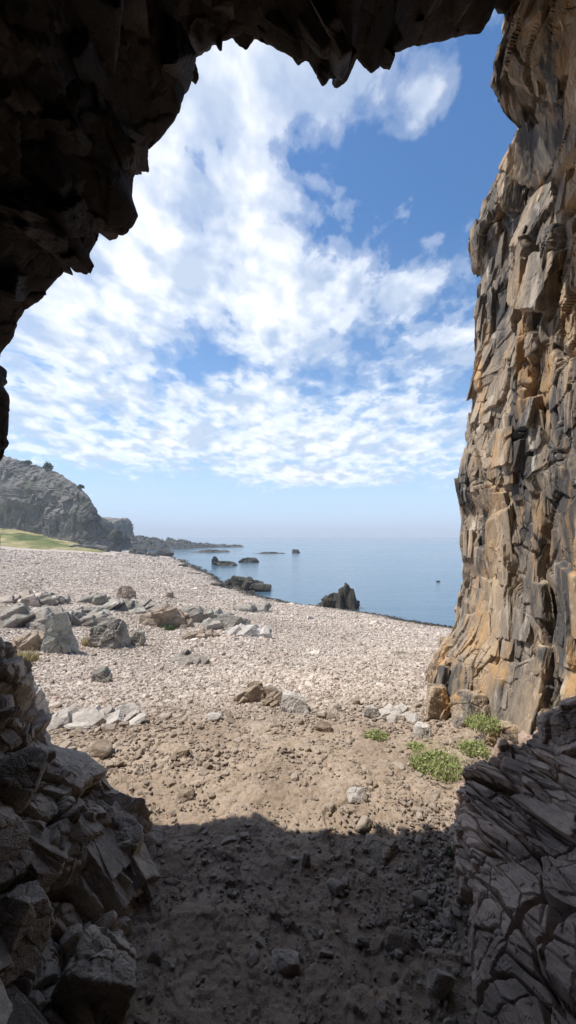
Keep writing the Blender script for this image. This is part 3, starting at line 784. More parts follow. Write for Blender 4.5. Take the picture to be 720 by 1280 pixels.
beach_rock(445, 1000, 32, 10, 'pale pinkish slab stone lying flat in the sunlit earth', M_PALE, 34, .8, rough=.06, sink=.5)
beach_rock(232, 1001, 26, 9, 'flat grey brown stone on the sunlit earth near the shadow edge', M_BROWN, 35, .8, rough=.08, sink=.4)
beach_rock(228, 946, 22, 8, 'small flat brown stone on the upper left of the earth', M_BROWN, 36, .8, rough=.08)
beach_rock(478, 1078, 62, 12, 'flat tan slab half buried in the shaded earth just behind the shadow edge', M_BROWN, 37, .9, rough=.05, sink=.7, planes=8)
beach_rock(382, 1086, 18, 18, 'narrow dark stone sticking up from the shaded earth', M_PILE, 38, .8, rough=.09, peak=.4)
beach_rock(355, 1215, 44, 12, 'flat dark stone half buried in the shaded earth at the bottom of the cave floor', M_PILE, 39, .8, rough=.06, sink=.6)
beach_rock(500, 1190, 50, 12, 'flat brown stone half buried in the shaded earth near the right ledge', M_BROWN, 46, .8, rough=.06, sink=.6)
beach_rock(550, 1245, 34, 26, 'brown angular stone in the shade against the foot of the right ledge', M_PILE, 47, .8, rough=.08)
# foot of the right cliff
beach_rock(562, 868, 44, 84, 'orange brown blocky rock buttress at the foot of the sunlit cliff', M_CLIFF, 40, .8, peak=.25, rough=.16, planes=9, R=rot(6, -14, 12), stretch=(.8, .8, 1.4))
beach_rock(548, 900, 38, 46, 'tan fractured block below the cliff buttress', M_CLIFF, 41, .8, rough=.12, planes=9)
beach_rock(588, 908, 54, 44, 'tan stepped block between the buttress and the green plant on the cliff foot', M_CLIFF, 42, .8, rough=.12, planes=9)
beach_rock(628, 935, 60, 24, 'low sunlit tan rock behind the top of the dark ledge', M_CLIFF, 43, .8, rough=.1, planes=9)
beach_rock(528, 922, 26, 14, 'small pale stone by the large green plant', M_PALE, 44, .9, rough=.1)

# sea rocks
def sea_rock(px, row, wpx, hpx, label, seed, deep=.8, sink=.3, mat=None, cat='sea rock', **kw):
    kw.setdefault('peak', .45); kw.setdefault('planes', 9); kw.setdefault('sharp', 40)
    d = (EYE - SEA) * F / (row - HOR); x = (px - 360) / F * d
    w = wpx * d / F; H = hpx * d / F / (1 - sink)
    return put_rock('sea_rock', label, cat, (w, w * deep, H), (x, d + w * deep * .25, SEA + H * (.5 - sink)), mat or M_SEAROCK, seed, **kw)
def sea_cluster(px, row, prof, label, seed, n=16, deep=.6):
    """a jagged mass of blocks in the sea; prof = [(dx, height)] outline in photo pixels"""
    d = (EYE - SEA) * F / (row - HOR); x = (px - 360) / F * d; gg = np.random.default_rng(seed)
    pxs = [q[0] for q in prof]; w = (pxs[-1] - pxs[0])
    VV, FF, CC, nv = [], [], [], 0
    for i in range(n):
        ox = pxs[0] + w * (i + gg.uniform(.2, .8)) / n; hh_ = np.interp(ox, pxs, [q[1] for q in prof]) * gg.uniform(.8, 1.05)
        oy = gg.uniform(-.2, deep) * w * (.4 + .6 * (1 - abs(2 * (i + .5) / n - 1)))
        sz = np.array([w * gg.uniform(.26, .46), w * gg.uniform(.25, .4), max(hh_, 2) * 1.35]) * d / F
        V, Fc, cl = rock_geo((1, 1, 1), seed * 50 + i, planes=9, sharp=35, sub=5, rough=.17, cellsz=.6, peak=.08)
        V = (V * sz) @ euler_np(*gg.normal(0, .3, 3)).T
        VV.append(V + np.array([ox * d / F, oy * d / F, sz[2] * .24])); FF.append(Fc + nv); CC.append(cl * .6 + gg.uniform(0, .4)); nv += len(V)
    o = link('sea_rock', mesh_np('sea_rock', np.concatenate(VV), np.concatenate(FF), {'cell': np.concatenate(CC)}), M_SEAROCK, loc=(x, d, SEA))
    return tag(o, label, 'sea rock')
sea_cluster(425, 761, [(-22, 8), (-17, 19), (-8, 20), (0, 26), (7, 36), (13, 31), (18, 20), (20, 6)], 'tall dark jagged rock standing in the water at the shore', 60, 13)
sea_cluster(300, 738, [(-38, 2), (-24, 7), (-10, 10), (0, 20), (8, 18), (18, 12), (28, 9), (31, 2)], 'dark seaweed covered rock in the shallows left of the tall sea rock', 62, 18, .45)
sea_rock(268, 706, 12, 12, 'small dark knob of rock at the left end of the skerry', 64, .8, rough=.14)
sea_rock(283, 707, 44, 6, 'long low dark skerry behind the seaweed covered rock', 65, .35, rough=.14)
sea_rock(312, 703, 38, 6, 'right continuation of the long low skerry', 66, .3, rough=.14)
sea_rock(369, 691.5, 16, 5, 'tiny dark skerry far out in the middle of the sea', 67, .5, rough=.14)
sea_rock(340, 692, 44, 1.8, 'thin line of reef just above the water left of the tiny far skerry', 68, .3, rough=.1)
sea_rock(548, 727.5, 8, 2.0, 'small dark rock awash in the open water near the cliff', 69, .5, rough=.1)
sea_rock(240, 722, 30, 8, 'dark weedy rock at the waterline left of the skerry', 70, .6, rough=.16)
sea_rock(262, 690.5, 60, 2.5, 'low reef off the far headland', 71, .4, rough=.12)
sea_rock(228, 712, 24, 7, 'dark weedy rock where the far shingle meets the water', 72, .6, rough=.16)

# ------------------------------------------------------------------ left pile of broken blocks
def slope_pt(x, y):
    t = np.clip((np.interp(y, *SF) - x) / 1.25, 0, 1)
    return -.12 + np.interp(t, *SP) * np.interp(y, *ST) / 1.2
special = [(-.66, 1.33, .30, .26, .36, 'large smooth faced grey block at the bottom of the left rock slope', 10, (10, 20)),
           (-.90, 1.32, .26, .24, .2, 'dark block at the bottom left corner behind the large smooth block', 60, (0, 25)),
           (-.86, 1.95, .17, .16, .2, 'dark flat topped block high on the right of the rock slope', 30, (15, 30)),
           (-.78, 1.84, .22, .18, .24, 'dark wedge shaped block near the foot of the rock slope', -20, (20, 15)),
           (-.66, 1.77, .20, .15, .09, 'flat dark slab at the toe of the rock slope', 20, (0, 20)),
           (-.98, 2.12, .15, .12, .13, 'grey green block beside the small plant at the edge of the rock slope', 50, (10, 10)),
           (-1.14, 1.62, .26, .24, .2, 'rounded layered dark rock in the middle of the rock slope', 15, (20, 20)),
           (-1.08, 1.42, .22, .2, .16, 'rounded dark rock at the left picture edge, lowest of the layered ones', 70, (10, 30))]
for i, (x, y, w, d_, h_, lab, rz, tl) in enumerate(special):
    put_rock('boulder', lab, 'boulder', (w, d_, h_), (x, y, slope_pt(x, y) + h_ * .14), M_PILE, 500 + i, rz, tl, rough=.10, planes=9, sharp=40 if i != 6 else 12, sub=6)
g = np.random.default_rng(3)
k = 0
protos = [rock_mesh('boulder', (1, .8, .7), 540 + q, planes=8, sharp=40, sub=5, rough=.08) for q in range(8)]
for q in protos: q.materials.append(M_PILE)
while k < 16:
    y = g.uniform(1.15, 2.25); f = np.interp(y, [1.1, 1.5, 1.85, 2.0, 2.15, 2.3], [-.58, -.62, -.64, -.76, -.93, -1.15]); x = f - abs(g.normal(0, .3)) + .02
    if x < -1.5 or any(math.hypot(x - s[0], y - s[1]) < .12 for s in special): continue
    s = g.uniform(.06, .16)
    o = link('boulder', protos[k % 8], loc=(x, y, slope_pt(x, y) + .0)); o.scale = (s, s, s * g.uniform(.7, 1.2)); o.rotation_euler = (g.uniform(-.6, .6), g.uniform(0, .9), g.uniform(0, 6.28))
    tag(o, 'dark angular broken block wedged among others on the left rock slope', 'boulder', 'broken blocks on the left rock slope'); k += 1
# chunks on the right ledge
for i, (x, y, w, d_, h_, z, lab) in enumerate([(1.46, 1.94, .52, .36, .24, .66, 'dark split block on top of the ledge against the right cliff'),
                                         (1.54, 1.66, .36, .36, .3, .86, 'dark block with a hollow beside it at the right picture edge above the ledge')]):
    put_rock('boulder', lab, 'boulder', (w, d_, h_), (x, y, z), M_SLAB, 570 + i, -35, (10, -28), rough=.14, planes=8, sharp=40)

# ------------------------------------------------------------------ loose stones: 300 singles, the rest as one shingle
PEB = []
for q in range(14):
    gg = np.random.default_rng(900 + q)
    PEB.append(rock_mesh('stone', (1, gg.uniform(.6, .95), gg.uniform(.35, .7)), 900 + q, planes=10, sharp=gg.choice([7, 10, 16, 30]), sub=4, rough=.05, cellsz=.6, shade=True))
    PEB[-1].materials.append(M_PEB)
N1, N2, N3 = 300000, 20000, 900
u = g.uniform(-.80, .62, N1); v = np.exp(g.uniform(math.log(2.6), math.log(95), N1))
size1 = (.020 + .0024 * v) * np.exp(g.normal(0, .40, N1))
Pb = np.stack([u * v * .9 + v * .41, v * .41, 0 * v], 1)
size1 *= 1 + .45 * fbm(np.stack([(u * v - 9.5) * -.91 * .45 + (v - 25) * -.41 * .45, v * .06, 0 * v], 1), 3, 70)     # bands along the shore
acc = g.uniform(0, 1, N1) < 1.0
x1, y1 = u * v, v
# density in log-distance is constant, which fits stones whose drawn size grows with distance
dm = dirt_mask(x1, y1)
keep = (g.uniform(0, 1, N1) > dm * .93)
gz1 = ground_z(x1, y1)
keep &= (gz1 > SEA - .25) & ~((y1 > 84) & (x1 < -.44 * y1))
x1, y1, s1 = x1[keep], y1[keep], size1[keep]
# thin strip by distance: fewer where the picture row squeezes
u = g.uniform(-.75, .6, N2); v = np.sqrt(g.uniform(1.1 ** 2, 4.4 ** 2, N2))
x2, y2 = u * v, v; s2 = .011 * np.exp(g.normal(0, .55, N2))
u = g.uniform(-.6, .5, N3); v = np.sqrt(g.uniform(1.2 ** 2, 4.3 ** 2, N3))
x3, y3 = u * v, v; s3 = .030 * np.exp(g.normal(0, .42, N3))
xs = np.r_[x1, x2, x3]; ysn = np.r_[y1, y2, y3]; ss = np.r_[s1, s2, s3]
# a dense gravel strip along the foot of the right ledge
xr = g.normal(.78, .13, 900); yr = g.uniform(1.5, 2.6, 900); xs = np.r_[xs, xr * yr / 2.0]; ysn = np.r_[ysn, yr]; ss = np.r_[ss, .018 * np.exp(g.normal(0, .5, 900))]
zs = ground_z(xs, ysn)
proj = ss * F / ysn
inview = (np.abs((xs / ysn * F) + 0) < 350) & (HOR + (EYE - zs) / ysn * F < 1275) & (ysn < 60) & (xs < 1.2 + .25 * np.maximum(ysn - 2.6, 0)) & (xs > np.where(ysn < 2.4, -.6, -99)) & (xs < np.where(ysn < 2.4, .75, 99))
order = np.argsort(-np.where(inview, proj, 0))
single = order[:300]
mask = np.ones(len(xs), bool); mask[single] = False
for j in single:
    o = link('stone', PEB[int(g.integers(14))], loc=(xs[j], ysn[j], zs[j] + ss[j] * .1))
    o.scale = (ss[j] * g.uniform(.8, 1.3), ss[j] * g.uniform(.8, 1.2), ss[j] * g.uniform(.7, 1.1)); o.rotation_euler = (g.normal(0, .25), g.normal(0, .25), g.uniform(0, 6.28))
    if ysn[j] < 2.3: lab, gr = 'loose dusty stone on the shaded earth floor of the cave', 'loose stones on the shaded cave floor'
    elif dirt_mask(np.array([xs[j]]), np.array([ysn[j]]))[0] > .5: lab, gr = 'loose stone on the sunlit brown earth outside the cave', 'loose stones on the sunlit earth'
    else: lab, gr = 'pale pebble among many others on the sunlit shingle', 'pebbles on the shingle'
    tag(o, lab, 'stone', gr)

protoC = bpy.data.collections.new('pebble_kinds')
for q in PEB:
    protoC.objects.link(bpy.data.objects.new('pebble_kind', q))
pts = bpy.data.meshes.new('shingle')
km = np.where(mask)[0]
pts.vertices.add(len(km)); pts.vertices.foreach_set('co', np.stack([xs[km], ysn[km], zs[km] + ss[km] * .08], 1).astype(np.float32).ravel())
at = pts.attributes.new('size', 'FLOAT_VECTOR', 'POINT')
at.data.foreach_set('vector', (ss[km][:, None] * g.uniform(.75, 1.25, (len(km), 3))).astype(np.float32).ravel())
at = pts.attributes.new('turn', 'FLOAT_VECTOR', 'POINT')
at.data.foreach_set('vector', np.stack([g.normal(0, .35, len(km)), g.normal(0, .35, len(km)), g.uniform(0, 6.28, len(km))], 1).astype(np.float32).ravel())
shingle = link('shingle', pts)
ng = bpy.data.node_groups.new('scatter_stones', 'GeometryNodeTree')
ng.interface.new_socket('Geometry', in_out='INPUT', socket_type='NodeSocketGeometry'); ng.interface.new_socket('Geometry', in_out='OUTPUT', socket_type='NodeSocketGeometry')
gi = ng.nodes.new('NodeGroupInput'); go = ng.nodes.new('NodeGroupOutput')
ci = ng.nodes.new('GeometryNodeCollectionInfo'); ci.inputs['Collection'].default_value = protoC; ci.inputs['Separate Children'].default_value = True; ci.inputs['Reset Children'].default_value = True
iop = ng.nodes.new('GeometryNodeInstanceOnPoints'); iop.inputs['Pick Instance'].default_value = True
def named(nm):
    q = ng.nodes.new('GeometryNodeInputNamedAttribute'); q.data_type = 'FLOAT_VECTOR'; q.inputs['Name'].default_value = nm; return q.outputs[0]
ng.links.new(gi.outputs[0], iop.inputs['Points']); ng.links.new(ci.outputs[0], iop.inputs['Instance'])
ng.links.new(named('size'), iop.inputs['Scale'])
e2r = ng.nodes.new('FunctionNodeEulerToRotation'); ng.links.new(named('turn'), e2r.inputs[0]); ng.links.new(e2r.outputs[0], iop.inputs['Rotation'])
ng.links.new(iop.outputs[0], go.inputs[0])
shingle.modifiers.new('scatter', 'NODES').node_group = ng
tag(shingle, 'pale pebbles and gravel spread over the beach and the cave floor', 'shingle', kind='stuff')

# ------------------------------------------------------------------ plants
def leaves_mesh(name, n, spread, height, leaf, seed, dome=True, up=.5):
    gg = np.random.default_rng(seed)
    V, Fc, C = [], [], []
    for i in range(n):
        a = gg.uniform(0, 2 * PI); r = math.sqrt(gg.uniform(0, 1)) * spread
        lump = .7 + .5 * math.sin(a * 3 + seed) 
        hh = height * (1 - (r / spread) ** 2 * .7) * gg.uniform(.25, 1.0) * (.6 + .4 * lump)
        c = np.array([r * math.cos(a) * 1.15, r * math.sin(a), hh])
        d = gg.normal(size=3); d[2] = abs(d[2]) * up; d /= np.linalg.norm(d)
        w = np.cross(d, gg.normal(size=3)); w /= np.linalg.norm(w) + 1e-9
        L = leaf * gg.uniform(.6, 1.4); W = L * .32
        b = len(V)
        V += [c, c + d * L * .5 + w * W - np.array([0, 0, .1 * L]), c + d * L, c + d * L * .5 - w * W - np.array([0, 0, .1 * L])]
        Fc.append([b, b + 1, b + 2, b + 3]); C += [gg.uniform()] * 4
    return mesh_np(name, V, Fc, {'cell': C})
def blades_mesh(name, n, spread, height, seed, width=.006, lean=.5):
    gg = np.random.default_rng(seed)
    V, Fc, C = [], [], []
    for i in range(n):
        a = gg.uniform(0, 2 * PI); r = math.sqrt(gg.uniform(0, 1)) * spread
        p = np.array([r * math.cos(a), r * math.sin(a), -.01]); L = height * gg.uniform(.5, 1.1)
        la = gg.uniform(0, 2 * PI); dv = np.array([math.cos(la), math.sin(la), 0]) * lean * gg.uniform(.2, 1)
        w = np.array([-math.sin(la), math.cos(la), 0]) * width
        b = len(V); cc = gg.uniform()
        for t in (0, .5, 1):
            q = p + np.array([0, 0, L * t * (1 - .15 * t)]) + dv * L * t * t
            ww = w * (1 - .85 * t); V += [q - ww, q + ww]; C += [cc, cc]
        Fc += [[b, b + 1, b + 3, b + 2], [b + 2, b + 3, b + 5, b + 4]]
    return mesh_np(name, V, Fc, {'cell': C})
def plant(px, row, wpx, hpx, label, seed, n=420, mat=None, dy=0, dz=0):
    x, d, z = hit(px, row); w = wpx * d / F; h_ = hpx * d / F
    e = tag(empty('herb_plant', (x, d + dy, z + dz)), label, 'plant', None)
    link('leaves', leaves_mesh('leaves', int(n * 1.3), w / 1.9, h_ * .45, .019, seed), mat or M_LEAF, e)
    link('stems', blades_mesh('stems', int(n * .6), w / 1.7, h_ * .55, seed + 1, .003, .9), M_STEM, e)
    return e
plant(548, 962, 56, 40, 'large bright green leafy plant at the foot of the sunlit cliff', 11, 900)
plant(592, 940, 30, 30, 'pale green plant between the large leafy plant and the dark ledge', 12, 380)
plant(470, 922, 24, 16, 'small green tuft alone on the earth bank', 13, 220)
plant(596, 920, 34, 30, 'green plant growing in a crevice at the cliff foot, topmost of the green plants', 14, 380, dy=-.1, dz=.12)
plant(520, 935, 18, 12, 'little green tuft left of the large leafy plant', 15, 140)
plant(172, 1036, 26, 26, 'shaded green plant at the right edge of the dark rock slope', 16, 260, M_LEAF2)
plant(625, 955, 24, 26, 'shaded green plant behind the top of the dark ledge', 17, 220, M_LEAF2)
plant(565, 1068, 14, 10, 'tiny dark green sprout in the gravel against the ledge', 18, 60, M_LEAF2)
plant(500, 818, 20, 7, 'small green patch of plants out on the pale shingle', 19, 160, M_LEAF2)
def tuft(px, row, wpx, hpx, label, seed, mat, n=300):
    x, d, z = hit(px, row)
    o = link('grass_tuft', blades_mesh('grass_tuft', n, wpx * d / F / 2, hpx * d / F, seed, .008 + .0006 * d), mat, loc=(x, d, z)); tag(o, label, 'grass tuft')
tuft(26, 826, 40, 15, 'dry yellow grass tuft below the big upright slab', 30, M_DRY)
tuft(110, 808, 14, 14, 'thin dry grass tuft between the upright slab and the lichened boulder', 31, M_DRY, 120)
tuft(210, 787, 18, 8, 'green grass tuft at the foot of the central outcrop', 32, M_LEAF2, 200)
tuft(118, 772, 16, 7, 'dry grass tuft among the rocks left of the lone pointed rock', 33, M_DRY, 120)

# ------------------------------------------------------------------ meadow, far hill, headland
gx = np.linspace(-150, -38, 190); gy = np.linspace(84, 128, 130)
GX, GY = np.meshgrid(gx, gy)
xm, ym = GX.ravel(), GY.ravel()
Pm = np.stack([xm, ym, 0 * xm], 1)
edge = smooth(ym, 85 + 4 * fbm(Pm * .12, 3, 61), 90) * (1 - smooth(xm, -.49 * ym + 3 * fbm(Pm * .15, 3, 62), -.455 * ym))
zm = ground_z(xm, ym) - .5 + .75 * edge + .45 * edge * fbm(Pm * .45, 4, 63)
meadow = link('grass', mesh_np('grass', np.stack([xm, ym, zm], 1), grid_faces(len(gy), len(gx)), shade=True), M_MEADOW)
tag(meadow, 'sunlit green and straw coloured meadow below the far cliff', 'grass', kind='stuff')

HP = [(-330, 150), (-200, 138), (-130, 132), (-92, 124), (-74, 116), (-63, 110), (-55, 106), (-51, 105.5), (-49.5, 109), (-52, 120), (-61, 145), (-74, 190)]
HZ = [34, 33, 31.5, 28, 22.5, 18.5, 15, 10.5, 6.0, 5, 7, 10]
hp = np.array(HP); L = np.r_[0, np.cumsum(np.linalg.norm(np.diff(hp, axis=0), axis=1))]
s = np.r_[np.linspace(0, L[3] - 25, 40)[:-1], np.linspace(L[3] - 25, L[9], 330)[:-1], np.linspace(L[9], L[-1], 30)]
bx, by, hz = np.interp(s, L, hp[:, 0]), np.interp(s, L, hp[:, 1]), np.interp(s, L, HZ)
bx, by, hz = gsmooth(bx, 3), gsmooth(by, 3), gsmooth(hz, 3)
tx, ty = np.gradient(bx), np.gradient(by); ln = np.hypot(tx, ty); inx, iny = -ty / ln, tx / ln      # inland side
kk = smooth(s, L[4], L[9]); inx, iny = -.25 - .6 * kk, .97 - .45 * kk; inx, iny = inx / np.hypot(inx, iny), iny / np.hypot(inx, iny)
t = np.r_[np.linspace(0, 1, 230), np.linspace(1, 2, 50)[1:]][:, None]
tc = np.minimum(t, 1)
setb = np.interp(tc, [0, .12, .3, .6, .85, 1], [0, .12, .17, .28, .5, 1.0]) * (.32 * (hz[None] + 3))
back = np.maximum(t - 1, 0) * 60
zb = np.interp(tc, [0, .5, 1], [0, .5, 1]) ** .9 * (hz[None] + 5) - 4.5 + np.maximum(t - 1, 0) * 2
shift = 1 + 0 * t
Gh = np.stack([bx[None] + inx[None] * setb - .93 * back, by[None] + iny[None] * setb + .36 * back, zb], -1)
nr = gsmooth(gsmooth(grid_normals(Gh), 10, 0), 10, 1); nr /= np.linalg.norm(nr, axis=-1, keepdims=True)
P = Gh.reshape(-1, 3)
h, cell = rockdisp(P, [(9, 1.2), (4, .8), (1.6, .4)], 700, rot(10, 28, 20), (1, 1, 1.1), .5, .4)
h += 1.8 * fbm(P * .09, 4, 720)
amp = np.interp(P[:, 2], [-4, 2, 8, 25], [.35, .5, .8, 1.0]) * np.repeat(np.interp(t[:, 0], [0, .8, 1, 2], [1, .9, .5, .4]), len(s))
nf = nr.reshape(-1, 3)
if nf[len(s) * 100 + 150, 1] > 0: nf = -nf
P = P + nf * (h * amp)[:, None]
hill = link('hill', mesh_np('hill', P, grid_faces(len(t), len(s)), {'cell': cell}), M_HILL)
tag(hill, 'steep grey rocky hillside falling to the beach at the far left', kind='structure')

# low headland of broken rock running out behind the hill
a = np.linspace(0, 1, 300); b = np.linspace(-1, 1, 70)
Aa, Bb = np.meshgrid(a, b)
hx = np.interp(Aa, [0, .3, .6, .85, 1], [-85, -66, -50, -36, -22]); hy = np.interp(Aa, [0, 1], [150, 205])
hx = np.interp(Aa, [0, .25, .5, .75, .9, 1], [-66, -58, -52, -44, -36, -24]); hy = np.interp(Aa, [0, .5, 1], [140, 170, 200])
hh = np.interp(Aa, [0, .12, .3, .45, .6, .75, .88, 1], [5.0, 5.0, 4.4, 3.7, 3.5, 2.2, 1.4, .5])
wd = np.interp(Aa, [0, .8, 1], [11, 6, 3])
P = np.stack([hx + Bb * wd * .75, hy + Bb * wd * -.65 + 0 * hx, SEA - .6 + (hh + .9) * (1 - np.abs(Bb) ** 1.8)], -1).reshape(-1, 3)
h, cell = rockdisp(P, [(5, 1.5), (2.2, .8), (1, .3)], 800, rot(20, 10, 30), (1, 1, 1.2), .5, .4)
P[:, 2] += h * np.repeat((1 - np.abs(b) ** 2), len(a)) * np.tile(np.interp(a, [0, .8, 1], [1, .7, .35]), len(b))
head = link('headland', mesh_np('headland', P, grid_faces(len(b), len(a)), {'cell': cell}), M_HEAD)
tag(head, 'low broken rock headland running out to sea beyond the hill', kind='structure')

# rocks at the hill foot on the beach
def far_rock(px, row, wpx, hpx, d, label, seed, mat=M_HILL, **kw):
    x = (px - 360) / F * d; z = float(ground_z(x, d)[0]); z = max(min(zrow(d, row), z + 1.5), z - .3)
    w = wpx * d / F; H = hpx * d / F / .7
    put_rock('boulder', label, 'boulder', (w, w * .7, H), (x, d, z + H * .2), mat, seed, **kw)
far_rock(146, 690, 18, 30, 103, 'dark upright rock pillar at the seaward end of the far hill', 80, M_HEAD, rough=.12)
far_rock(120, 692, 36, 10, 97, 'long low grey rock at the foot of the far hill', 81, rough=.15)
far_rock(100, 687, 30, 7, 98, 'low grey rock where the meadow ends below the far hill', 82, rough=.15)
far_rock(172, 693, 26, 8, 100, 'low brown rock on the beach right of the far rock pillar', 83, M_HEAD, rough=.15)
far_rock(190, 696, 18, 6, 95, 'small brown rock on the far beach in front of the headland', 84, M_HEAD, rough=.15)
far_rock(205, 694, 26, 7, 105, 'dark rock at the water edge in front of the headland', 85, M_HEAD, rough=.15)
far_rock(72.5, 684, 3, 3, 94, 'tiny whitish stone on the meadow below the far hill', 86, M_PALE, rough=.05, sub=4)

def bush(px, row, wpx, hpx, d, label, seed, name='shrub', cat='shrub', trunk=False):
    x = (px - 360) / F * d; z = zrow(d, row); w = wpx * d / F; h_ = hpx * d / F
    e = tag(empty(name, (x, d, z)), label, cat)
    cr_ = link('crown', leaves_mesh('crown', 700, w / 2, h_, .3 + .08 * w, seed, up=1), M_CROWN, e)
    bm = bmesh.new(); bmesh.ops.create_cone(bm, segments=7, radius1=.05 * w, radius2=.02 * w, depth=h_ * .8 + .6, cap_ends=True)
    for vv in bm.verts: vv.co.z += h_ * .4 - .3; vv.co.x += .05 * w * math.sin(vv.co.z * 3)
    me = bpy.data.meshes.new('trunk'); bm.to_mesh(me); bm.free()
    link('trunk', me, M_BARK, e)
bush(29, 690, 22, 9, 93, 'dark green bush on the meadow below the far hill', 41)
bush(8, 679, 16, 6, 104, 'dark green bush at the left edge of the meadow', 42)

# plants on the hill crest: found by looking down on the hill mesh
from mathutils.bvhtree import BVHTree
bv = BVHTree.FromPolygons([tuple(p) for p in np.array([v.co[:] for v in hill.data.vertices])], [tuple(f.vertices) for f in hill.data.polygons])
def crest(px):
    best = None
    for row in np.arange(520, 690, .5):
        dv = Vector(((px - 360) / F, 1, -(row - HOR) / F)).normalized()
        q = bv.ray_cast(Vector((0, 0, EYE)), dv)
        if q[0] is not None: return q[0]
for px, w, h_, lab, sd in [(60, 9, 9, 'small green tree leaning on the crest of the far hill', 51), (101, 6, 4.5, 'little green bush on the hill crest right of the crest tree', 52), (35, 7, 3.5, 'low scrub on the hill crest left of the crest tree', 53)]:
    q = crest(px); row = HOR - (q.z - EYE) / q.y * F
    bush(px, row + 1, w, h_, q.y, lab, sd, 'tree' if sd == 51 else 'shrub', 'tree' if sd == 51 else 'shrub')

# ------------------------------------------------------------------ light, sky with clouds
SUN_EL, SUN_AZ = math.radians(60), math.radians(-86)          # azimuth from +Y towards +X: the sun stands to the left
sd = Vector((math.sin(SUN_AZ) * math.cos(SUN_EL), math.cos(SUN_AZ) * math.cos(SUN_EL), math.sin(SUN_EL)))
sl = bpy.data.lights.new('sun', 'SUN'); sl.energy = 3.0; sl.angle = math.radians(.5); sl.color = (1, .95, .87)
so = bpy.data.objects.new('sun', sl); COL.objects.link(so); so.rotation_euler = sd.to_track_quat('Z', 'Y').to_euler(); so.location = (-6, 0, 20)

w = bpy.data.worlds.new('World'); SC.world = w; w.use_nodes = True
nt = w.node_tree; nt.nodes.clear(); n = N(nt)
out = nt.nodes.new('ShaderNodeOutputWorld'); bg = nt.nodes.new('ShaderNodeBackground')
sky = nt.nodes.new('ShaderNodeTexSky'); sky.sky_type = 'NISHITA'; sky.sun_disc = False
sky.sun_elevation = SUN_EL; sky.sun_rotation = SUN_AZ; sky.air_density = 1.0; sky.dust_density = .6; sky.ozone_density = 2.5
dirn = nt.nodes.new('ShaderNodeTexCoord').outputs['Generated']
dx, dy, dz = n.sep(dirn)
zc = n.math('MAXIMUM', dz, .0)
den = n.math('ADD', zc, .17)
pl = n.comb(n.math('DIVIDE', dx, den), n.math('DIVIDE', dy, den), 0.0)      # flat cloud layer overhead
yf = n.math('MAXIMUM', dy, .15)
U = n.math('DIVIDE', dx, yf); Vv = n.math('DIVIDE', dz, yf)
def blob(cx, cy, rx, ry, ang=0):
    """soft patch of the cloud layer, centred on a compass bearing and height"""
    u0, v0 = (cx - 360) / F, (HOR - cy) / F; ca, sa = math.cos(math.radians(ang)), math.sin(math.radians(ang))
    a_ = n.math('SUBTRACT', U, u0); b_ = n.math('SUBTRACT', Vv, v0)
    p_ = n.math('DIVIDE', n.math('ADD', n.math('MULTIPLY', a_, ca), n.math('MULTIPLY', b_, sa)), rx / F)
    q_ = n.math('DIVIDE', n.math('SUBTRACT', n.math('MULTIPLY', b_, ca), n.math('MULTIPLY', a_, sa)), ry / F)
    r_ = n.math('ADD', n.math('MULTIPLY', p_, p_), n.math('MULTIPLY', q_, q_))
    return n.math('POWER', 2.718, n.math('MULTIPLY', r_, -1.0))
cov = None
for (cx, cy, rx, ry, ang, amp) in [(250, 190, 150, 190, 0, .34), (100, 400, 200, 110, 20, .30), (340, 60, 150, 60, 0, .22), (480, 365, 130, 42, 10, .24), (340, 390, 90, 60, 20, .16), (330, 510, 330, 55, 0, .22), (330, 566, 360, 30, 0, .24), (540, 125, 65, 60, 0, .22),
                                   (580, 420, 45, 34, 0, .26), (395, 598, 60, 10, 0, .50), (0, 0, 200, 150, 0, .2), (440, 130, 70, 60, 0, .08),
                                   (262, 448, 60, 34, 10, -.34), (490, 250, 70, 80, 0, -.26), (600, 230, 60, 160, 0, -.22), (450, 450, 100, 30, 5, -.05), (360, 640, 500, 32, 0, -.35), (130, 595, 110, 22, 0, -.16)]:
    b_ = n.math('MULTIPLY', blob(cx, cy, rx, ry, ang), amp)
    cov = b_ if cov is None else n.math('ADD', cov, b_)
pv = n.mapping(pl, (1.0, .8, 1), (0, 0, -28))
n1 = n.noise(pv, 2.9, 5, .58, .2)
n2 = n.noise(pv, 9.5, 7, .57, .2)
n3 = n.noise(n.mapping(pv, loc=(.03, .015, 0)), 8.0, 3, .5, .25)
nz = n.math('ADD', n.math('MULTIPLY', n.math('SUBTRACT', n1, .5), .9), n.math('MULTIPLY', n.math('SUBTRACT', n2, .5), 1.0))
dens = n.math('ADD', n.math('SUBTRACT', nz, .06), cov)
alpha = n.ramp(n.math('MULTIPLY_ADD', dens, 1.0, .5), [(.38, 0.0), (.50, .24), (.64, .68), (.86, .96)], 'EASE')
# thick parts of the layer let less light through: greyer bases between bright crests
thick = n.math('ADD', n.math('MULTIPLY', n.math('SUBTRACT', n3, .5), 1.6), n.math('MULTIPLY', n.math('SUBTRACT', n.noise(pv, 3.3, 4, .5, .1), .5), 1.4))
ccol = n.mix(n.ramp(n.math('ADD', thick, .5), [(.28, 0.0), (.62, 1.0)]), (2.25, 2.6, 3.15), (3.95, 4.05, 4.2))
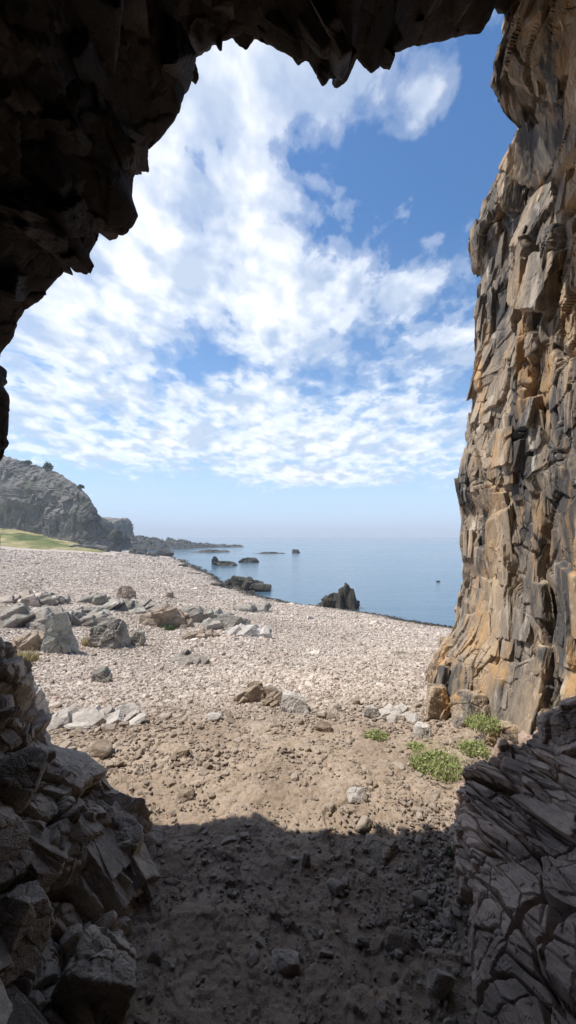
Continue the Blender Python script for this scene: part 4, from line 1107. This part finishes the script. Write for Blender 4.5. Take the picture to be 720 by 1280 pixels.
# thin veil low down
lowv = n.ramp(Vv, [(0.0, .92), (.06, .80), (.18, .45), (.4, .12), (.8, 0.0)])
hs = nt.nodes.new('ShaderNodeHueSaturation'); hs.inputs['Saturation'].default_value = 1.24; hs.inputs['Value'].default_value = .58; nt.links.new(sky.outputs[0], hs.inputs['Color'])
sk = n.mix(lowv, hs.outputs[0], (2.1, 2.85, 3.9))
c = n.mix(n.math('MULTIPLY', alpha, .93), sk, ccol)
nt.links.new(c, bg.inputs[0]); bg.inputs[1].default_value = .15
nt.links.new(bg.outputs[0], out.inputs[0])

# ------------------------------------------------------------------ sea air
bm = bmesh.new(); bmesh.ops.create_cube(bm, size=1)
for q in bm.verts: q.co.x *= 5400; q.co.y = q.co.y * 5400 + 20; q.co.z = -12 if q.co.z < 0 else 46
me = bpy.data.meshes.new('haze'); bm.to_mesh(me); bm.free()
mh = bpy.data.materials.new('sea_air'); mh.use_nodes = True; mh.node_tree.nodes.clear()
vo = mh.node_tree.nodes.new('ShaderNodeOutputMaterial'); pv_ = mh.node_tree.nodes.new('ShaderNodeVolumePrincipled')
pv_.inputs['Color'].default_value = (.82, .9, 1, 1); pv_.inputs['Density'].default_value = .0009
mh.node_tree.links.new(pv_.outputs[0], vo.inputs['Volume'])
tag(link('haze', me, mh), 'thin blue sea haze over the coast', 'haze', kind='stuff')

# ------------------------------------------------------------------ camera and view
cam = bpy.data.cameras.new('camera'); co = bpy.data.objects.new('camera', cam); COL.objects.link(co)
cam.sensor_fit = 'VERTICAL'; cam.sensor_height = 36; cam.sensor_width = 36; cam.lens = 36 * F / 1280; cam.shift_y = (HOR - 640) / 1280
cam.clip_start = .05; cam.clip_end = 30000
co.location = (0, 0, EYE); co.rotation_euler = (math.radians(90), 0, 0)
SC.camera = co
SC.view_settings.view_transform = 'Standard'; SC.view_settings.look = 'None'; SC.view_settings.exposure = 1.02; SC.view_settings.gamma = 1
SC.render.film_transparent = False
SC.cycles.diffuse_bounces = 8; SC.cycles.max_bounces = 12
